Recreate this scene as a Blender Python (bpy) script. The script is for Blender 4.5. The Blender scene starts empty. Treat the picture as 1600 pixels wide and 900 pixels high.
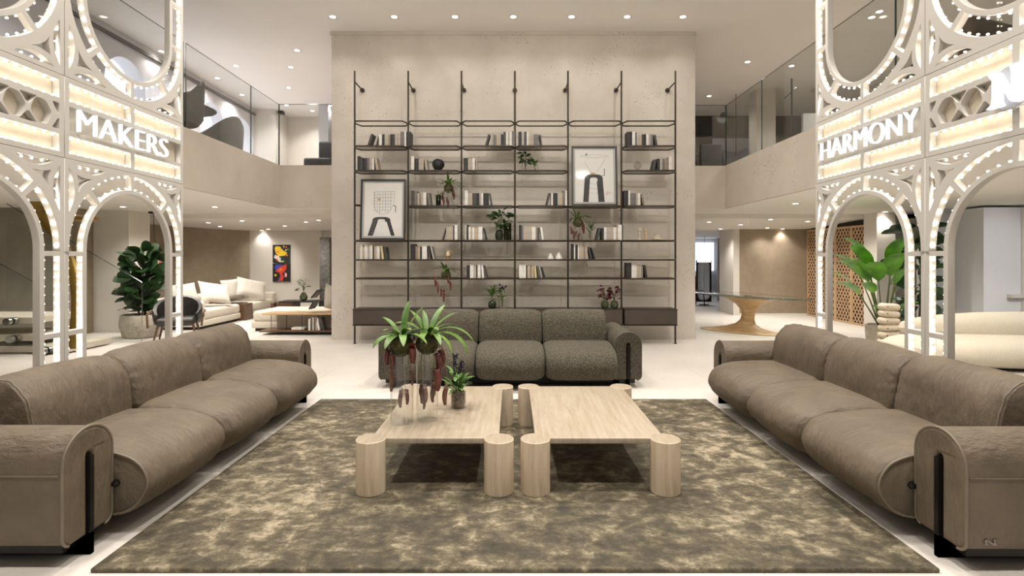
import bpy, math, random
from mathutils import Vector, Matrix, noise
R = math.radians
PI = math.pi
scene = bpy.context.scene
COL = scene.collection
rnd = random.Random(7)
EYE = 1.5          # camera height
F = 800.0          # focal length in pixels of the 1600 px wide frame
HOR = 403.0        # horizon row


def at(px, py, d):
    """point at depth d that the photograph shows at pixel px, py"""
    return Vector(((px - 800) * d / F, d, EYE - (py - HOR) * d / F))


def fx(px, d):
    return (px - 800) * d / F


def fz(py, d):
    return EYE - (py - HOR) * d / F


# ---------------------------------------------------------------- materials
MATS = {}


def _nodes(name):
    m = bpy.data.materials.new(name)
    m.use_nodes = True
    nt = m.node_tree
    nt.nodes.clear()
    out = nt.nodes.new('ShaderNodeOutputMaterial')
    return m, nt, out


def _coords(nt, scale=(1, 1, 1)):
    tc = nt.nodes.new('ShaderNodeTexCoord')
    mp = nt.nodes.new('ShaderNodeMapping')
    mp.inputs['Scale'].default_value = scale
    nt.links.new(tc.outputs['Object'], mp.inputs['Vector'])
    return mp.outputs['Vector']


def _noise(nt, vec, scale, detail=4, rough=.55, dist=0):
    n = nt.nodes.new('ShaderNodeTexNoise')
    n.inputs['Scale'].default_value = scale
    n.inputs['Detail'].default_value = detail
    n.inputs['Roughness'].default_value = rough
    n.inputs['Distortion'].default_value = dist
    nt.links.new(vec, n.inputs['Vector'])
    return n.outputs['Fac']


def _ramp(nt, fac, stops):
    r = nt.nodes.new('ShaderNodeValToRGB')
    els = r.color_ramp.elements
    while len(els) < len(stops):
        els.new(.5)
    for e, (p, c) in zip(els, stops):
        e.position = p
        e.color = (*c, 1)
    nt.links.new(fac, r.inputs['Fac'])
    return r.outputs['Color']


def _mix(nt, a, b, fac, blend='MIX'):
    m = nt.nodes.new('ShaderNodeMix')
    m.data_type = 'RGBA'
    m.blend_type = blend
    if isinstance(fac, (int, float)):
        m.inputs[0].default_value = fac
    else:
        nt.links.new(fac, m.inputs[0])
    for s, v in ((6, a), (7, b)):
        if isinstance(v, tuple):
            m.inputs[s].default_value = (*v, 1)
        else:
            nt.links.new(v, m.inputs[s])
    return m.outputs[2]


def mat(name, c, rough=.5, metal=0.0, c2=None, scale=4.0, stretch=(1, 1, 1), bump=0.0, bscale=60.0, bstretch=None,
        sheen=0.0, lo=.35, hi=.65, detail=5, spec=.5, coat=0.0, speck=None, dist=0, bdist=.01, trans=0.0):
    if name in MATS:
        return MATS[name]
    m, nt, out = _nodes(name)
    b = nt.nodes.new('ShaderNodeBsdfPrincipled')
    nt.links.new(b.outputs[0], out.inputs[0])
    b.inputs['Roughness'].default_value = rough
    b.inputs['Metallic'].default_value = metal
    b.inputs['Specular IOR Level'].default_value = spec
    b.inputs['Coat Weight'].default_value = coat
    if sheen:
        b.inputs['Sheen Weight'].default_value = sheen
        b.inputs['Sheen Roughness'].default_value = .4
        b.inputs['Sheen Tint'].default_value = (*c, 1)
    b.inputs['Base Color'].default_value = (*c, 1)
    if c2 is not None:
        v = _coords(nt, stretch)
        colour = _ramp(nt, _noise(nt, v, scale, detail, dist=dist), [(lo, c), (hi, c2)])
        if speck:
            sc, thr, sc_col = speck
            f = _noise(nt, v, sc, 2)
            big = _noise(nt, v, 1.3, 2)
            add = nt.nodes.new('ShaderNodeMath')
            add.operation = 'MULTIPLY_ADD'
            nt.links.new(big, add.inputs[0])
            add.inputs[1].default_value = .35
            nt.links.new(f, add.inputs[2])
            mask = _ramp(nt, add.outputs[0], [(thr, (0, 0, 0)), (thr + .03, (1, 1, 1))])
            colour = _mix(nt, colour, sc_col, mask)
        nt.links.new(colour, b.inputs['Base Color'])
    if bump:
        v = _coords(nt, bstretch or stretch)
        bp = nt.nodes.new('ShaderNodeBump')
        bp.inputs['Strength'].default_value = bump
        bp.inputs['Distance'].default_value = bdist
        nt.links.new(_noise(nt, v, bscale, 5, .6), bp.inputs['Height'])
        nt.links.new(bp.outputs[0], b.inputs['Normal'])
    MATS[name] = m
    return m


def emit(name, c, s):
    if name in MATS:
        return MATS[name]
    m, nt, out = _nodes(name)
    e = nt.nodes.new('ShaderNodeEmission')
    e.inputs[0].default_value = (*c, 1)
    e.inputs[1].default_value = s
    nt.links.new(e.outputs[0], out.inputs[0])
    MATS[name] = m
    return m


def glass(name, tint=(.96, .98, .97), refl=.9, rough=0.0, ior=1.45):
    """thin architectural glass: clear with a fresnel reflection"""
    if name in MATS:
        return MATS[name]
    m, nt, out = _nodes(name)
    t = nt.nodes.new('ShaderNodeBsdfTransparent')
    t.inputs[0].default_value = (*tint, 1)
    g = nt.nodes.new('ShaderNodeBsdfGlossy')
    g.inputs['Roughness'].default_value = rough
    g.inputs[0].default_value = (refl, refl, refl, 1)
    # Schlick reflectance that reads the same from both faces of the sheet
    lw = nt.nodes.new('ShaderNodeLayerWeight')
    lw.inputs['Blend'].default_value = .5
    pw_ = nt.nodes.new('ShaderNodeMath')
    pw_.operation = 'POWER'
    nt.links.new(lw.outputs['Facing'], pw_.inputs[0])
    pw_.inputs[1].default_value = 5.0
    f0 = ((ior - 1) / (ior + 1)) ** 2
    fr = nt.nodes.new('ShaderNodeMath')
    fr.operation = 'MULTIPLY_ADD'
    nt.links.new(pw_.outputs[0], fr.inputs[0])
    fr.inputs[1].default_value = 1 - f0
    fr.inputs[2].default_value = f0
    mx = nt.nodes.new('ShaderNodeMixShader')
    nt.links.new(fr.outputs[0], mx.inputs[0])
    nt.links.new(t.outputs[0], mx.inputs[1])
    nt.links.new(g.outputs[0], mx.inputs[2])
    nt.links.new(mx.outputs[0], out.inputs[0])
    MATS[name] = m
    return m


# ---------------------------------------------------------------- mesh builder
class MB:
    def __init__(self):
        self.v, self.f, self.mi = [], [], []
        self.cur = 0

    def add(self, vs, fs):
        n = len(self.v)
        self.v += [tuple(p) for p in vs]
        self.f += [tuple(n + i for i in q) for q in fs]
        self.mi += [self.cur] * len(fs)
        return self

    def box(self, c, s, rz=0.0, rx=0.0, ry=0.0, taper=1.0):
        hx, hy, hz = s[0] / 2, s[1] / 2, s[2] / 2
        m = Matrix.Translation(c) @ Matrix.Rotation(rz, 4, 'Z') @ Matrix.Rotation(ry, 4, 'Y') @ Matrix.Rotation(rx, 4, 'X')
        vs = []
        for z in (-hz, hz):
            k = taper if z < 0 else 1.0
            for x, y in ((-hx, -hy), (hx, -hy), (hx, hy), (-hx, hy)):
                vs.append(m @ Vector((x * k, y * k, z)))
        return self.add(vs, [(3, 2, 1, 0), (4, 5, 6, 7), (0, 1, 5, 4), (1, 2, 6, 5), (2, 3, 7, 6), (3, 0, 4, 7)])

    def bx(self, x0, x1, y0, y1, z0, z1):
        return self.box(((x0 + x1) / 2, (y0 + y1) / 2, (z0 + z1) / 2), (x1 - x0, y1 - y0, z1 - z0))

    def rbox(self, c, s, r=.02, rz=0.0, rx=0.0, ry=0.0, seg=3):
        """box with rounded edges (superellipse-like bevel through a rounded grid)"""
        hx, hy, hz = s[0] / 2, s[1] / 2, s[2] / 2
        r = min(r, hx, hy, hz)
        m = Matrix.Translation(c) @ Matrix.Rotation(rz, 4, 'Z') @ Matrix.Rotation(ry, 4, 'Y') @ Matrix.Rotation(rx, 4, 'X')
        rings = []
        lat = []
        for i in range(seg + 1):
            a = -PI / 2 + i * (PI / 2) / seg
            lat.append((math.cos(a), -hz + r + r * math.sin(a)))
        for i in range(seg + 1):
            a = i * (PI / 2) / seg
            lat.append((math.cos(a), hz - r + r * math.sin(a)))
        for k, z in lat:
            ring = []
            for sx, sy, a0 in ((1, 1, 0), (-1, 1, PI / 2), (-1, -1, PI), (1, -1, 3 * PI / 2)):
                for j in range(seg + 1):
                    a = a0 + j * (PI / 2) / seg
                    ring.append(m @ Vector((sx * (hx - r) + r * k * math.cos(a), sy * (hy - r) + r * k * math.sin(a), z)))
            rings.append(ring)
        return self.loft(rings, True, True)

    def loft(self, rings, cap0=True, cap1=True, closed=True):
        n = len(rings[0])
        vs = [p for r in rings for p in r]
        fs = []
        for i in range(len(rings) - 1):
            for j in range(n if closed else n - 1):
                a, b = i * n + j, i * n + (j + 1) % n
                fs.append((a, b, b + n, a + n))
        if cap0:
            fs.append(tuple(range(n - 1, -1, -1)))
        if cap1:
            fs.append(tuple((len(rings) - 1) * n + j for j in range(n)))
        return self.add(vs, fs)

    def lathe(self, prof, c=(0, 0, 0), seg=24, cap0=False, cap1=False):
        rings = []
        for r, z in prof:
            rings.append([Vector((c[0] + r * math.cos(2 * PI * j / seg), c[1] + r * math.sin(2 * PI * j / seg), c[2] + z)) for j in range(seg)])
        return self.loft(rings, cap0, cap1)

    def tube(self, pts, r, seg=8, flat=1.0, cap=True, up=None):
        pts = [Vector(p) for p in pts]
        n = len(pts)
        rs = r if isinstance(r, (list, tuple)) else [r] * n
        rings = []
        prev = None
        for i, p in enumerate(pts):
            t = (pts[min(i + 1, n - 1)] - pts[max(i - 1, 0)])
            if t.length < 1e-9:
                t = Vector((0, 0, 1))
            t.normalize()
            if prev is None:
                u = Vector(up) if up else (Vector((0, 0, 1)) if abs(t.z) < .9 else Vector((1, 0, 0)))
            else:
                u = prev
            u = u - t * u.dot(t)
            if u.length < 1e-6:
                u = Vector((1, 0, 0)) - t * t.x
            u.normalize()
            prev = u
            w = t.cross(u)
            rings.append([p + rs[i] * (math.cos(2 * PI * j / seg) * u * flat + math.sin(2 * PI * j / seg) * w) for j in range(seg)])
        return self.loft(rings, cap, cap)

    def cyl(self, p0, p1, r0, r1=None, seg=16):
        return self.tube([p0, p1], [r0, r0 if r1 is None else r1], seg)

    def ball(self, c, rad, seg=12, rings=8):
        rx, ry, rz = rad if isinstance(rad, (tuple, list)) else (rad, rad, rad)
        rr = []
        for i in range(rings + 1):
            a = -PI / 2 + PI * i / rings
            k = max(math.cos(a), 1e-3)
            rr.append([Vector((c[0] + rx * k * math.cos(2 * PI * j / seg), c[1] + ry * k * math.sin(2 * PI * j / seg), c[2] + rz * math.sin(a))) for j in range(seg)])
        return self.loft(rr, True, True)

    def leaf(self, base, yaw, pitch, length, width, droop=1.0, n=7, shape=.9, fold=.25, twist=0.0, peak=.45, roll=0.0):
        """a curved blade: starts at base, heads out at pitch, bends down by droop radians along its length"""
        p = Vector(base)
        vs = []
        ds = length / n
        for i in range(n + 1):
            t = i / n
            a = pitch - droop * t
            w = width * .5 * (max(1e-3, math.sin(PI * (t ** (math.log(.5) / math.log(peak))) * .98 + .02)) ** shape)
            side = Vector((-math.sin(yaw), math.cos(yaw), 0))
            fwd = Vector((math.cos(yaw) * math.cos(a), math.sin(yaw) * math.cos(a), math.sin(a)))
            nor = side.cross(fwd) * -1
            if twist or roll:
                ro = roll + twist * t
                side, nor = side * math.cos(ro) + nor * math.sin(ro), nor * math.cos(ro) - side * math.sin(ro)
            vs += [p - side * w + nor * w * fold, p.copy(), p + side * w + nor * w * fold]
            p = p + fwd * ds
        fs = []
        for i in range(n):
            k = i * 3
            fs += [(k, k + 1, k + 4, k + 3), (k + 1, k + 2, k + 5, k + 4)]
        self.add(vs, fs)
        return p

    def build(self, name, material, parent=None, smooth=True, auto=35, weld=False):
        me = bpy.data.meshes.new(name)
        me.from_pydata(self.v, [], self.f)
        ms = material if isinstance(material, (list, tuple)) else [material]
        for m in ms:
            me.materials.append(m)
        if len(ms) > 1:
            me.polygons.foreach_set('material_index', self.mi)
        if smooth:
            me.polygons.foreach_set('use_smooth', [True] * len(me.polygons))
        me.validate()
        if smooth and auto is not None:
            me.set_sharp_from_angle(angle=R(auto))
        return link(name, me, parent)


def link(name, data, parent=None):
    o = bpy.data.objects.new(name, data)
    COL.objects.link(o)
    if parent is not None:
        o.parent = parent
    return o


def tag(o, label, cat, group=None, kind=None):
    if label:
        o['label'] = label
    if cat:
        o['category'] = cat
    if group:
        o['group'] = group
    if kind:
        o['kind'] = kind
    return o


def thing(name, label, cat, loc=(0, 0, 0), rz=0.0, group=None):
    o = bpy.data.objects.new(name, None)
    COL.objects.link(o)
    o.empty_display_size = .1
    o.location = loc
    o.rotation_euler = (0, 0, rz)
    return tag(o, label, cat, group)


def struct(name, mb, material, label=None, smooth=False):
    o = mb.build(name, material, None, smooth)
    o['kind'] = 'structure'
    if label:
        o['label'] = label
    return o


def copy_tree(o, parent=None):
    c = o.copy()
    COL.objects.link(c)
    c.parent = parent
    for ch in o.children:
        copy_tree(ch, c)
    return c


def plate(outer, holes, thick, bevel=0.0):
    """flat plate with holes: outline lists of (u, v); returns a mesh in the XY plane, centred on z"""
    cu = bpy.data.curves.new('plate', 'CURVE')
    cu.dimensions = '2D'
    cu.fill_mode = 'BOTH'
    cu.extrude = max(thick / 2 - bevel, 0)
    cu.bevel_depth = bevel
    cu.offset = -bevel
    cu.bevel_resolution = 2
    for loop in [outer] + holes:
        s = cu.splines.new('POLY')
        s.points.add(len(loop) - 1)
        for p, q in zip(s.points, loop):
            p.co = (q[0], q[1], 0, 1)
        s.use_cyclic_u = True
    o = bpy.data.objects.new('plate', cu)
    COL.objects.link(o)
    me = bpy.data.meshes.new_from_object(o.evaluated_get(bpy.context.evaluated_depsgraph_get()))
    bpy.data.objects.remove(o)
    bpy.data.curves.remove(cu)
    return me


def text_mesh(body, size, thick, bold=0.0, bevel=0.0):
    cu = bpy.data.curves.new('lettering', 'FONT')
    cu.body = body
    cu.size = size
    cu.extrude = thick / 2
    cu.offset = bold
    cu.bevel_depth = bevel
    o = bpy.data.objects.new('lettering', cu)
    COL.objects.link(o)
    me = bpy.data.meshes.new_from_object(o.evaluated_get(bpy.context.evaluated_depsgraph_get()))
    bpy.data.objects.remove(o)
    bpy.data.curves.remove(cu)
    return me


def fit_mesh(me, x0, x1, y0, y1, z0=None, z1=None):
    """scale/move mesh vertices so that its bounds become these"""
    for ax, lo, hi in ((0, x0, x1), (1, y0, y1), (2, z0, z1)):
        if lo is None:
            continue
        a = min(v.co[ax] for v in me.vertices)
        b = max(v.co[ax] for v in me.vertices)
        for v in me.vertices:
            v.co[ax] = lo + (v.co[ax] - a) * (hi - lo) / max(b - a, 1e-9)
    return me


def rect(x0, x1, y0, y1):
    return [(x0, y0), (x1, y0), (x1, y1), (x0, y1)]


def arc(cx, cy, r, a0, a1, n):
    return [(cx + r * math.cos(R(a0 + (a1 - a0) * i / n)), cy + r * math.sin(R(a0 + (a1 - a0) * i / n))) for i in range(n + 1)]


ORD = ['first', 'second', 'third', 'fourth', 'fifth', 'sixth', 'seventh', 'eighth', 'ninth', 'tenth', 'eleventh', 'twelfth',
       'thirteenth', 'fourteenth', 'fifteenth', 'sixteenth']
# ================================================================ materials used all over
PLASTER = mat('travertine plaster', (.60, .55, .485), .8, c2=(.67, .615, .545), scale=2.2, bump=.25, bscale=30, speck=(34, .865, (.42, .365, .30)))
FASCIA = mat('fascia plaster', (.62, .555, .475), .8, c2=(.68, .61, .525), scale=2.0, bump=.2, bscale=30, speck=(34, .865, (.40, .34, .275)))
CEIL = mat('ceiling paint', (.90, .87, .835), .85, c2=(.92, .89, .855), scale=1.5)
CEIL_LOW = mat('low ceiling paint', (.90, .86, .80), .85, c2=(.92, .88, .82), scale=1.5)
WHITE_WALL = mat('white wall paint', (.70, .655, .59), .85, c2=(.73, .685, .62), scale=1.2)
COOL_WALL = mat('cool wall paint', (.62, .61, .64), .8, c2=(.65, .64, .67), scale=1.2)
BROWN_WALL = mat('taupe wall covering', (.27, .212, .148), .8, c2=(.305, .243, .172), scale=7, bump=.2, bscale=120)
CONCRETE = mat('concrete panels', (.25, .22, .18), .7, c2=(.33, .295, .24), scale=1.6, bump=.1, bscale=18)
GREY_WALL = mat('grey wall panel', (.42, .415, .40), .6, c2=(.45, .445, .43), scale=1.5)
TRIM_W = mat('white trim paint', (.72, .69, .63), .6, c2=(.74, .71, .65), scale=3)


def floor_material():
    m, nt, out = _nodes('pale stone floor')
    b = nt.nodes.new('ShaderNodeBsdfPrincipled')
    nt.links.new(b.outputs[0], out.inputs[0])
    v = _coords(nt)
    base = _ramp(nt, _noise(nt, v, 1.4, 6, .6, .4), [(.3, (.66, .615, .56)), (.7, (.755, .71, .655))])
    fine = _ramp(nt, _noise(nt, v, 22, 4), [(.3, (.9, .9, .9)), (.7, (1, 1, 1))])
    c = _mix(nt, base, fine, .6, 'MULTIPLY')
    br = nt.nodes.new('ShaderNodeTexBrick')
    br.offset = .5
    br.inputs['Scale'].default_value = 1
    br.inputs['Brick Width'].default_value = 2.4
    br.inputs['Row Height'].default_value = 1.2
    br.inputs['Mortar Size'].default_value = .004
    br.inputs['Color1'].default_value = (1, 1, 1, 1)
    br.inputs['Color2'].default_value = (.97, .965, .96, 1)
    br.inputs['Mortar'].default_value = (.80, .78, .74, 1)
    nt.links.new(v, br.inputs['Vector'])
    c = _mix(nt, c, br.outputs['Color'], 1.0, 'MULTIPLY')
    nt.links.new(c, b.inputs['Base Color'])
    b.inputs['Roughness'].default_value = .42
    b.inputs['Specular IOR Level'].default_value = .35
    return m


# ================================================================ the room
WL, WR = 4.50, 4.157           # balcony fascia planes, left and right of the camera
CL, CR = 9.94, 10.0            # where the fascias turn towards the central block
CEIL_Z = 5.66
SOFFIT, DECK = 2.47, 3.30

struct('floor', MB().bx(-16, 15, -3, 28, -.2, 0), floor_material())
struct('ceiling', MB().bx(-13, 13, -3, 17, CEIL_Z, CEIL_Z + .2), CEIL)
blk = MB().bx(-3.32, 3.37, 9.42, 12.5, 0, CEIL_Z)
struct('wall_back', blk, PLASTER, 'tall pale speckled plaster wall behind the open shelving')
struct('trim_1', MB().bx(-3.34, 3.39, 9.40, 12.5, 5.60, CEIL_Z), PLASTER)
struct('baseboard_back', MB().bx(-3.33, 3.38, 9.405, 9.43, 0, .07), PLASTER)


def lprism(pts, z0, z1):
    m = MB()
    n = len(pts)
    return m.add([(x, y, z0) for x, y in pts] + [(x, y, z1) for x, y in pts],
                 [tuple(range(n - 1, -1, -1)), tuple(range(n, 2 * n))] + [(i, (i + 1) % n, n + (i + 1) % n, n + i) for i in range(n)])


# balcony decks with their plaster fascias
struct('balcony_left', lprism([(-14, -1), (-WL, -1), (-WL, CL), (-3.32, CL), (-3.32, 11.2), (-14, 11.2)], SOFFIT, DECK), FASCIA)
struct('balcony_right', lprism([(14, -1), (14, 11.2), (3.37, 11.2), (3.37, CR), (WR, CR), (WR, -1)], SOFFIT, DECK), FASCIA)
# painted soffits under the decks, then the stepped, gently falling low ceiling further back
struct('trim_2', lprism([(-14, -1), (-WL - .02, -1), (-WL - .02, CL + .02), (-3.32, CL + .02), (-3.32, 11.2), (-14, 11.2)], SOFFIT - .012, SOFFIT), CEIL_LOW)
struct('trim_3', lprism([(14, -1), (14, 11.2), (3.37, 11.2), (3.37, CR + .02), (WR + .02, CR + .02), (WR + .02, -1)], SOFFIT - .012, SOFFIT), CEIL_LOW)


def low_ceiling(x0, x1):
    prof = [(11.2, 2.37), (13.4, 2.25), (28, 2.25), (28, DECK), (11.2, DECK)]
    return MB().loft([[(x0, y, z) for y, z in prof], [(x1, y, z) for y, z in prof]])


struct('ceiling_left', low_ceiling(-14, -3.32), CEIL_LOW)
struct('ceiling_right', low_ceiling(3.37, 14), CEIL_LOW)

# ---- lower floor, left side
wl = MB()
a, b = Vector((-7.20, 14.05)), Vector((-10.2, 10.55))
d = (b - a).normalized()
nrm = Vector((d.y, -d.x)) * -1
q = [a, b, b + nrm * -.15, a + nrm * -.15]
struct('wall_left', lprism([(p.x, p.y) for p in q], 0, 2.45), BROWN_WALL, 'taupe wall behind the white sectional sofa')
wb = MB().bx(-7.3, -3.0, 14.05, 14.2, 0, 2.3)
wb.bx(fx(465, 13.9), fx(502, 13.9), 13.9, 14.1, 0, 2.3)
struct('wall_far_left', wb, WHITE_WALL)
struct('pillar_left', MB().bx(-8.42, -7.71, 10.3, 10.9, 0, SOFFIT), WHITE_WALL)
struct('wall_stair_side', MB().bx(-8.6, -8.42, 9.9, 10.8, 0, SOFFIT), BROWN_WALL)
cw = MB().bx(-14, -8.5, 9.72, 9.9, 0, SOFFIT)
struct('wall_stair', cw, CONCRETE, 'grey concrete wall behind the floating stair')
struct('pillar_stone', MB().bx(-4.64, -4.40, 12.35, 12.6, 0, 2.0), mat('dark veined stone', (.05, .047, .042), .3, c2=(.16, .15, .135), scale=9, dist=1.5))
struct('wall_side_left', MB().bx(-14.2, -14, -3, 28, 0, CEIL_Z), CONCRETE)
struct('wall_side_right', MB().bx(14, 14.2, -3, 28, 0, CEIL_Z), WHITE_WALL)

# ---- lower floor, right side
struct('wall_right', MB().bx(5.80, 8.6, 13.4, 13.6, 0, 2.35), BROWN_WALL, 'taupe wall behind the glass-topped dining table')
struct('wall_passage', MB().bx(5.79, 5.95, 13.395, 14.3, 0, 2.35), WHITE_WALL)
struct('baseboard_right', MB().bx(5.80, 8.6, 13.385, 13.4, 0, .05), TRIM_W)
struct('wall_far_right', MB().bx(3.0, 14, 20, 20.2, 0, 2.4), COOL_WALL)
struct('wall_passage_left', MB().bx(3.2, 3.37, 12.5, 20, 0, 2.4), COOL_WALL)
struct('pillar_right', MB().bx(7.66, 8.05, 10.75, 11.15, 0, SOFFIT), WHITE_WALL)
struct('wall_behind_fig', MB().bx(8.0, 9.2, 11.2, 11.4, 0, SOFFIT), WHITE_WALL)
struct('wall_grey', MB().bx(7.9, 14, 9.9, 10.0, 0, SOFFIT), GREY_WALL)
wg = MB().bx(fx(1529, 9.4), fx(1586, 9.4), 9.3, 9.9, 0, 2.42)
struct('wall_white_niche', wg, mat('bright cool wall', (.80, .80, .82), .8, c2=(.83, .83, .85), scale=1.2))
w1 = MB()
x0 = fx(1586, 9.4)
w1.bx(x0, x0 + .08, 9.27, 9.4, 0, 2.42).bx(x0 + .08, x0 + 1.5, 9.27, 9.4, 2.08, 2.2).bx(x0 - .25, x0 + 1.5, 9.2, 9.4, .78, .84)
struct('window_1', w1, TRIM_W)
struct('window_2', MB().bx(x0 + .08, x0 + 1.5, 9.36, 9.40, .84, 2.08), mat('dark window', (.03, .03, .035), .15, c2=(.04, .04, .045), scale=2))

# bright windows at the end of the passage
wn = MB()
pw = fx(1121, 19.9)
for k in range(3):
    wn.bx(5.6 + k * .78, 6.3 + k * .78, 19.93, 19.99, 1.0, 2.1)
struct('window_3', wn, emit('window daylight', (.82, .88, 1.0), 1.6))
struct('door_1', MB().bx(7.95, 8.05, 16, 20, 0, 2.2).bx(7.2, 8.0, 17.9, 18, 0, 2.2), GREY_WALL)

# ---- upper floor, left: lavender wall with lit arched windows
wx = -7.2


def left_plane(o, x, y0, z0):
    """orient a plate built in XY so that u runs away from the camera, v up, face towards +X"""
    o.matrix_world = Matrix(((0, 0, 1, x), (1, 0, 0, y0), (0, 1, 0, z0), (0, 0, 0, 1)))


def right_plane(o, x, y0, z0):
    o.matrix_world = Matrix(((0, 0, -1, x), (-1, 0, 0, y0), (0, 1, 0, z0), (0, 0, 0, 1)))


def arch_hole(u0, u1, top, n=24):
    r = (u1 - u0) / 2
    return [(u1, -.001 + .02), ] + arc((u0 + u1) / 2, top - r, r, 0, 180, n) + [(u0, .019)]


holes = [arch_hole(11.83, 12.82, 1.92), arch_hole(13.17, 14.2, 1.92), arch_hole(10.45, 11.45, 1.92), arch_hole(9.05, 10.05, 1.92)]
me = plate(rect(5, 15.1, 0, CEIL_Z - DECK), holes, .3)
me.materials.append(COOL_WALL)
o = link('wall_upper_left', me)
left_plane(o, wx - .15, 0, DECK)
o['kind'] = 'structure'
ap = MB().bx(wx - .4, wx - .3, 8.8, 14.4, DECK, DECK + 2.0)
struct('window_4', ap, emit('arched window light', (.86, .90, 1.0), 2.2))
struct('trim_4', MB().bx(wx, wx + .05, 5, 14.3, 5.47, 5.53), mat('dark rail', (.05, .045, .045), .4, c2=(.07, .065, .06), scale=8))
bw = MB().bx(-14, -3.0, 15.1, 15.3, DECK, CEIL_Z)
bw.bx(-7.2, -6.6, 14.3, 15.1, DECK, CEIL_Z)
struct('wall_upper_back_left', bw, WHITE_WALL)
struct('wall_upper_column', MB().bx(fx(500, 14), fx(515, 14), 13.9, 14.3, DECK, CEIL_Z), COOL_WALL)
struct('floor_upper_left', MB().bx(-14, -3.32, 11.2, 15.3, DECK - .05, DECK), FASCIA)
struct('floor_upper_right', MB().bx(3.37, 14, 11.2, 15.3, DECK - .05, DECK), FASCIA)
# ---- upper floor, right
dark_up = mat('upper taupe wall', (.33, .30, .265), .8, c2=(.36, .33, .29), scale=2)
bu = MB().bx(3.0, fx(1113, 15), 15.0, 15.2, DECK, CEIL_Z).bx(fx(1178, 15), 14, 15.0, 15.2, DECK, CEIL_Z).bx(3, 14, 15.0, 15.2, 5.05, CEIL_Z)
struct('wall_upper_back_right', bu, dark_up)
struct('wall_upper_room', MB().bx(4, 10, 17.4, 17.6, DECK, CEIL_Z).bx(7.7, 7.8, 15.2, 17.4, DECK, CEIL_Z), COOL_WALL)
struct('floor_upper_room', MB().bx(3.37, 14, 15.2, 17.6, DECK - .05, DECK), FASCIA)
struct('ceiling_upper_room', MB().bx(3.37, 14, 15.2, 17.6, 5.1, 5.2), CEIL)
struct('wall_upper_right', MB().bx(9.6, 9.8, 3, 15, DECK, CEIL_Z), WHITE_WALL)
struct('pillar_upper_right', MB().bx(fx(1182, 12.6), fx(1212, 12.6), 12.6, 13.0, DECK, CEIL_Z), WHITE_WALL)
struct('door_2', MB().bx(fx(1255, 12.2), fx(1255, 12.2) + .9, 12.2, 12.28, DECK, 4.95), GREY_WALL)
struct('trim_5', MB().bx(3.39, 3.58, 10.6, 10.7, DECK, CEIL_Z), TRIM_W)

# ---- glass balustrades on the balconies
GLASS_B = glass('balustrade glass', (.955, .965, .96), .9, 0, 1.5)
GLASS_R = glass('smoky balustrade glass', (.86, .875, .865), .9, 0, 1.6)
GEDGE = mat('glass edge', (.02, .035, .03), .2, c2=(.03, .05, .04), scale=5)
CHROME = mat('dark bracket metal', (.08, .075, .07), .3, .8, c2=(.1, .095, .09), scale=10)


def balustrade(label, panes, gmat, clips):
    t = thing('glass_balustrade', label, 'glass railing', (panes[0][0], panes[0][1], DECK))
    o0 = Vector((panes[0][0], panes[0][1], DECK))
    for (x0, y0, x1, y1, gap) in panes:
        p0, p1 = Vector((x0, y0, 0)), Vector((x1, y1, 0))
        dr = (p1 - p0).normalized()
        p0, p1 = p0 + dr * gap, p1 - dr * gap
        n = Vector((-dr.y, dr.x, 0)) * .009
        h = 1.19
        mb = MB()
        base = [p0 - n, p1 - n, p1 + n, p0 + n]
        mb.add([p - Vector((o0.x, o0.y, 0)) + Vector((0, 0, z)) for z in (0, h) for p in base],
               [(0, 1, 5, 4), (2, 3, 7, 6)])
        pane = mb.build('glass_pane', gmat, t, False)
        e = MB()
        q = [p - Vector((o0.x, o0.y, 0)) for p in base]
        for (i, j) in ((0, 3), (1, 2)):
            c = (q[i] + q[j]) / 2
            e.cyl(c, c + Vector((0, 0, h)), .007, seg=4)
        cc0, cc1 = (q[0] + q[3]) / 2 + Vector((0, 0, h)), (q[1] + q[2]) / 2 + Vector((0, 0, h))
        e.cyl(cc0, cc1, .006, seg=4)
        e.build('edge', GEDGE, pane, False)
    for (x, y, z) in clips:
        MB().rbox((x - o0.x, y - o0.y, z - DECK), (.10, .10, .07), .01).build('clamp', CHROME, t)
    return t


balustrade('clear glass balustrade along the left balcony edge above the arches',
           [(-WL - .04, 3.4, -WL - .04, 7.08, .01), (-WL - .04, 7.12, -WL - .04, 8.9, .008), (-WL - .04, 8.9, -WL - .04, CL + .03, .008),
            (-WL - .04, CL + .03, -3.35, CL + .03, .01)], GLASS_B, [(-WL + .02, CL, DECK + 1.02)])
balustrade('smoky glass balustrade along the right balcony edge above the arches',
           [(WR + .04, 3.3, WR + .04, 5.6, .008), (WR + .04, 5.6, WR + .04, 8.6, .008), (WR + .04, 8.6, WR + .04, CR + .03, .008),
            (WR + .04, CR + .03, 3.38, CR + .03, .01)], GLASS_R, [(WR - .02, CR, DECK + 1.0)])

# ---- recessed downlights
RIM = mat('downlight rim', (.82, .80, .76), .5, c2=(.84, .82, .78), scale=9)
LENS = emit('downlight lens', (1.0, .90, .76), 14)
proto_rim = MB().lathe([(.048, .012), (.075, .0), (.078, -.006), (.05, -.004)], seg=20)
proto_lens = MB().lathe([(.001, .004), (.05, .004)], seg=20)
PROTO = {}


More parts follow.
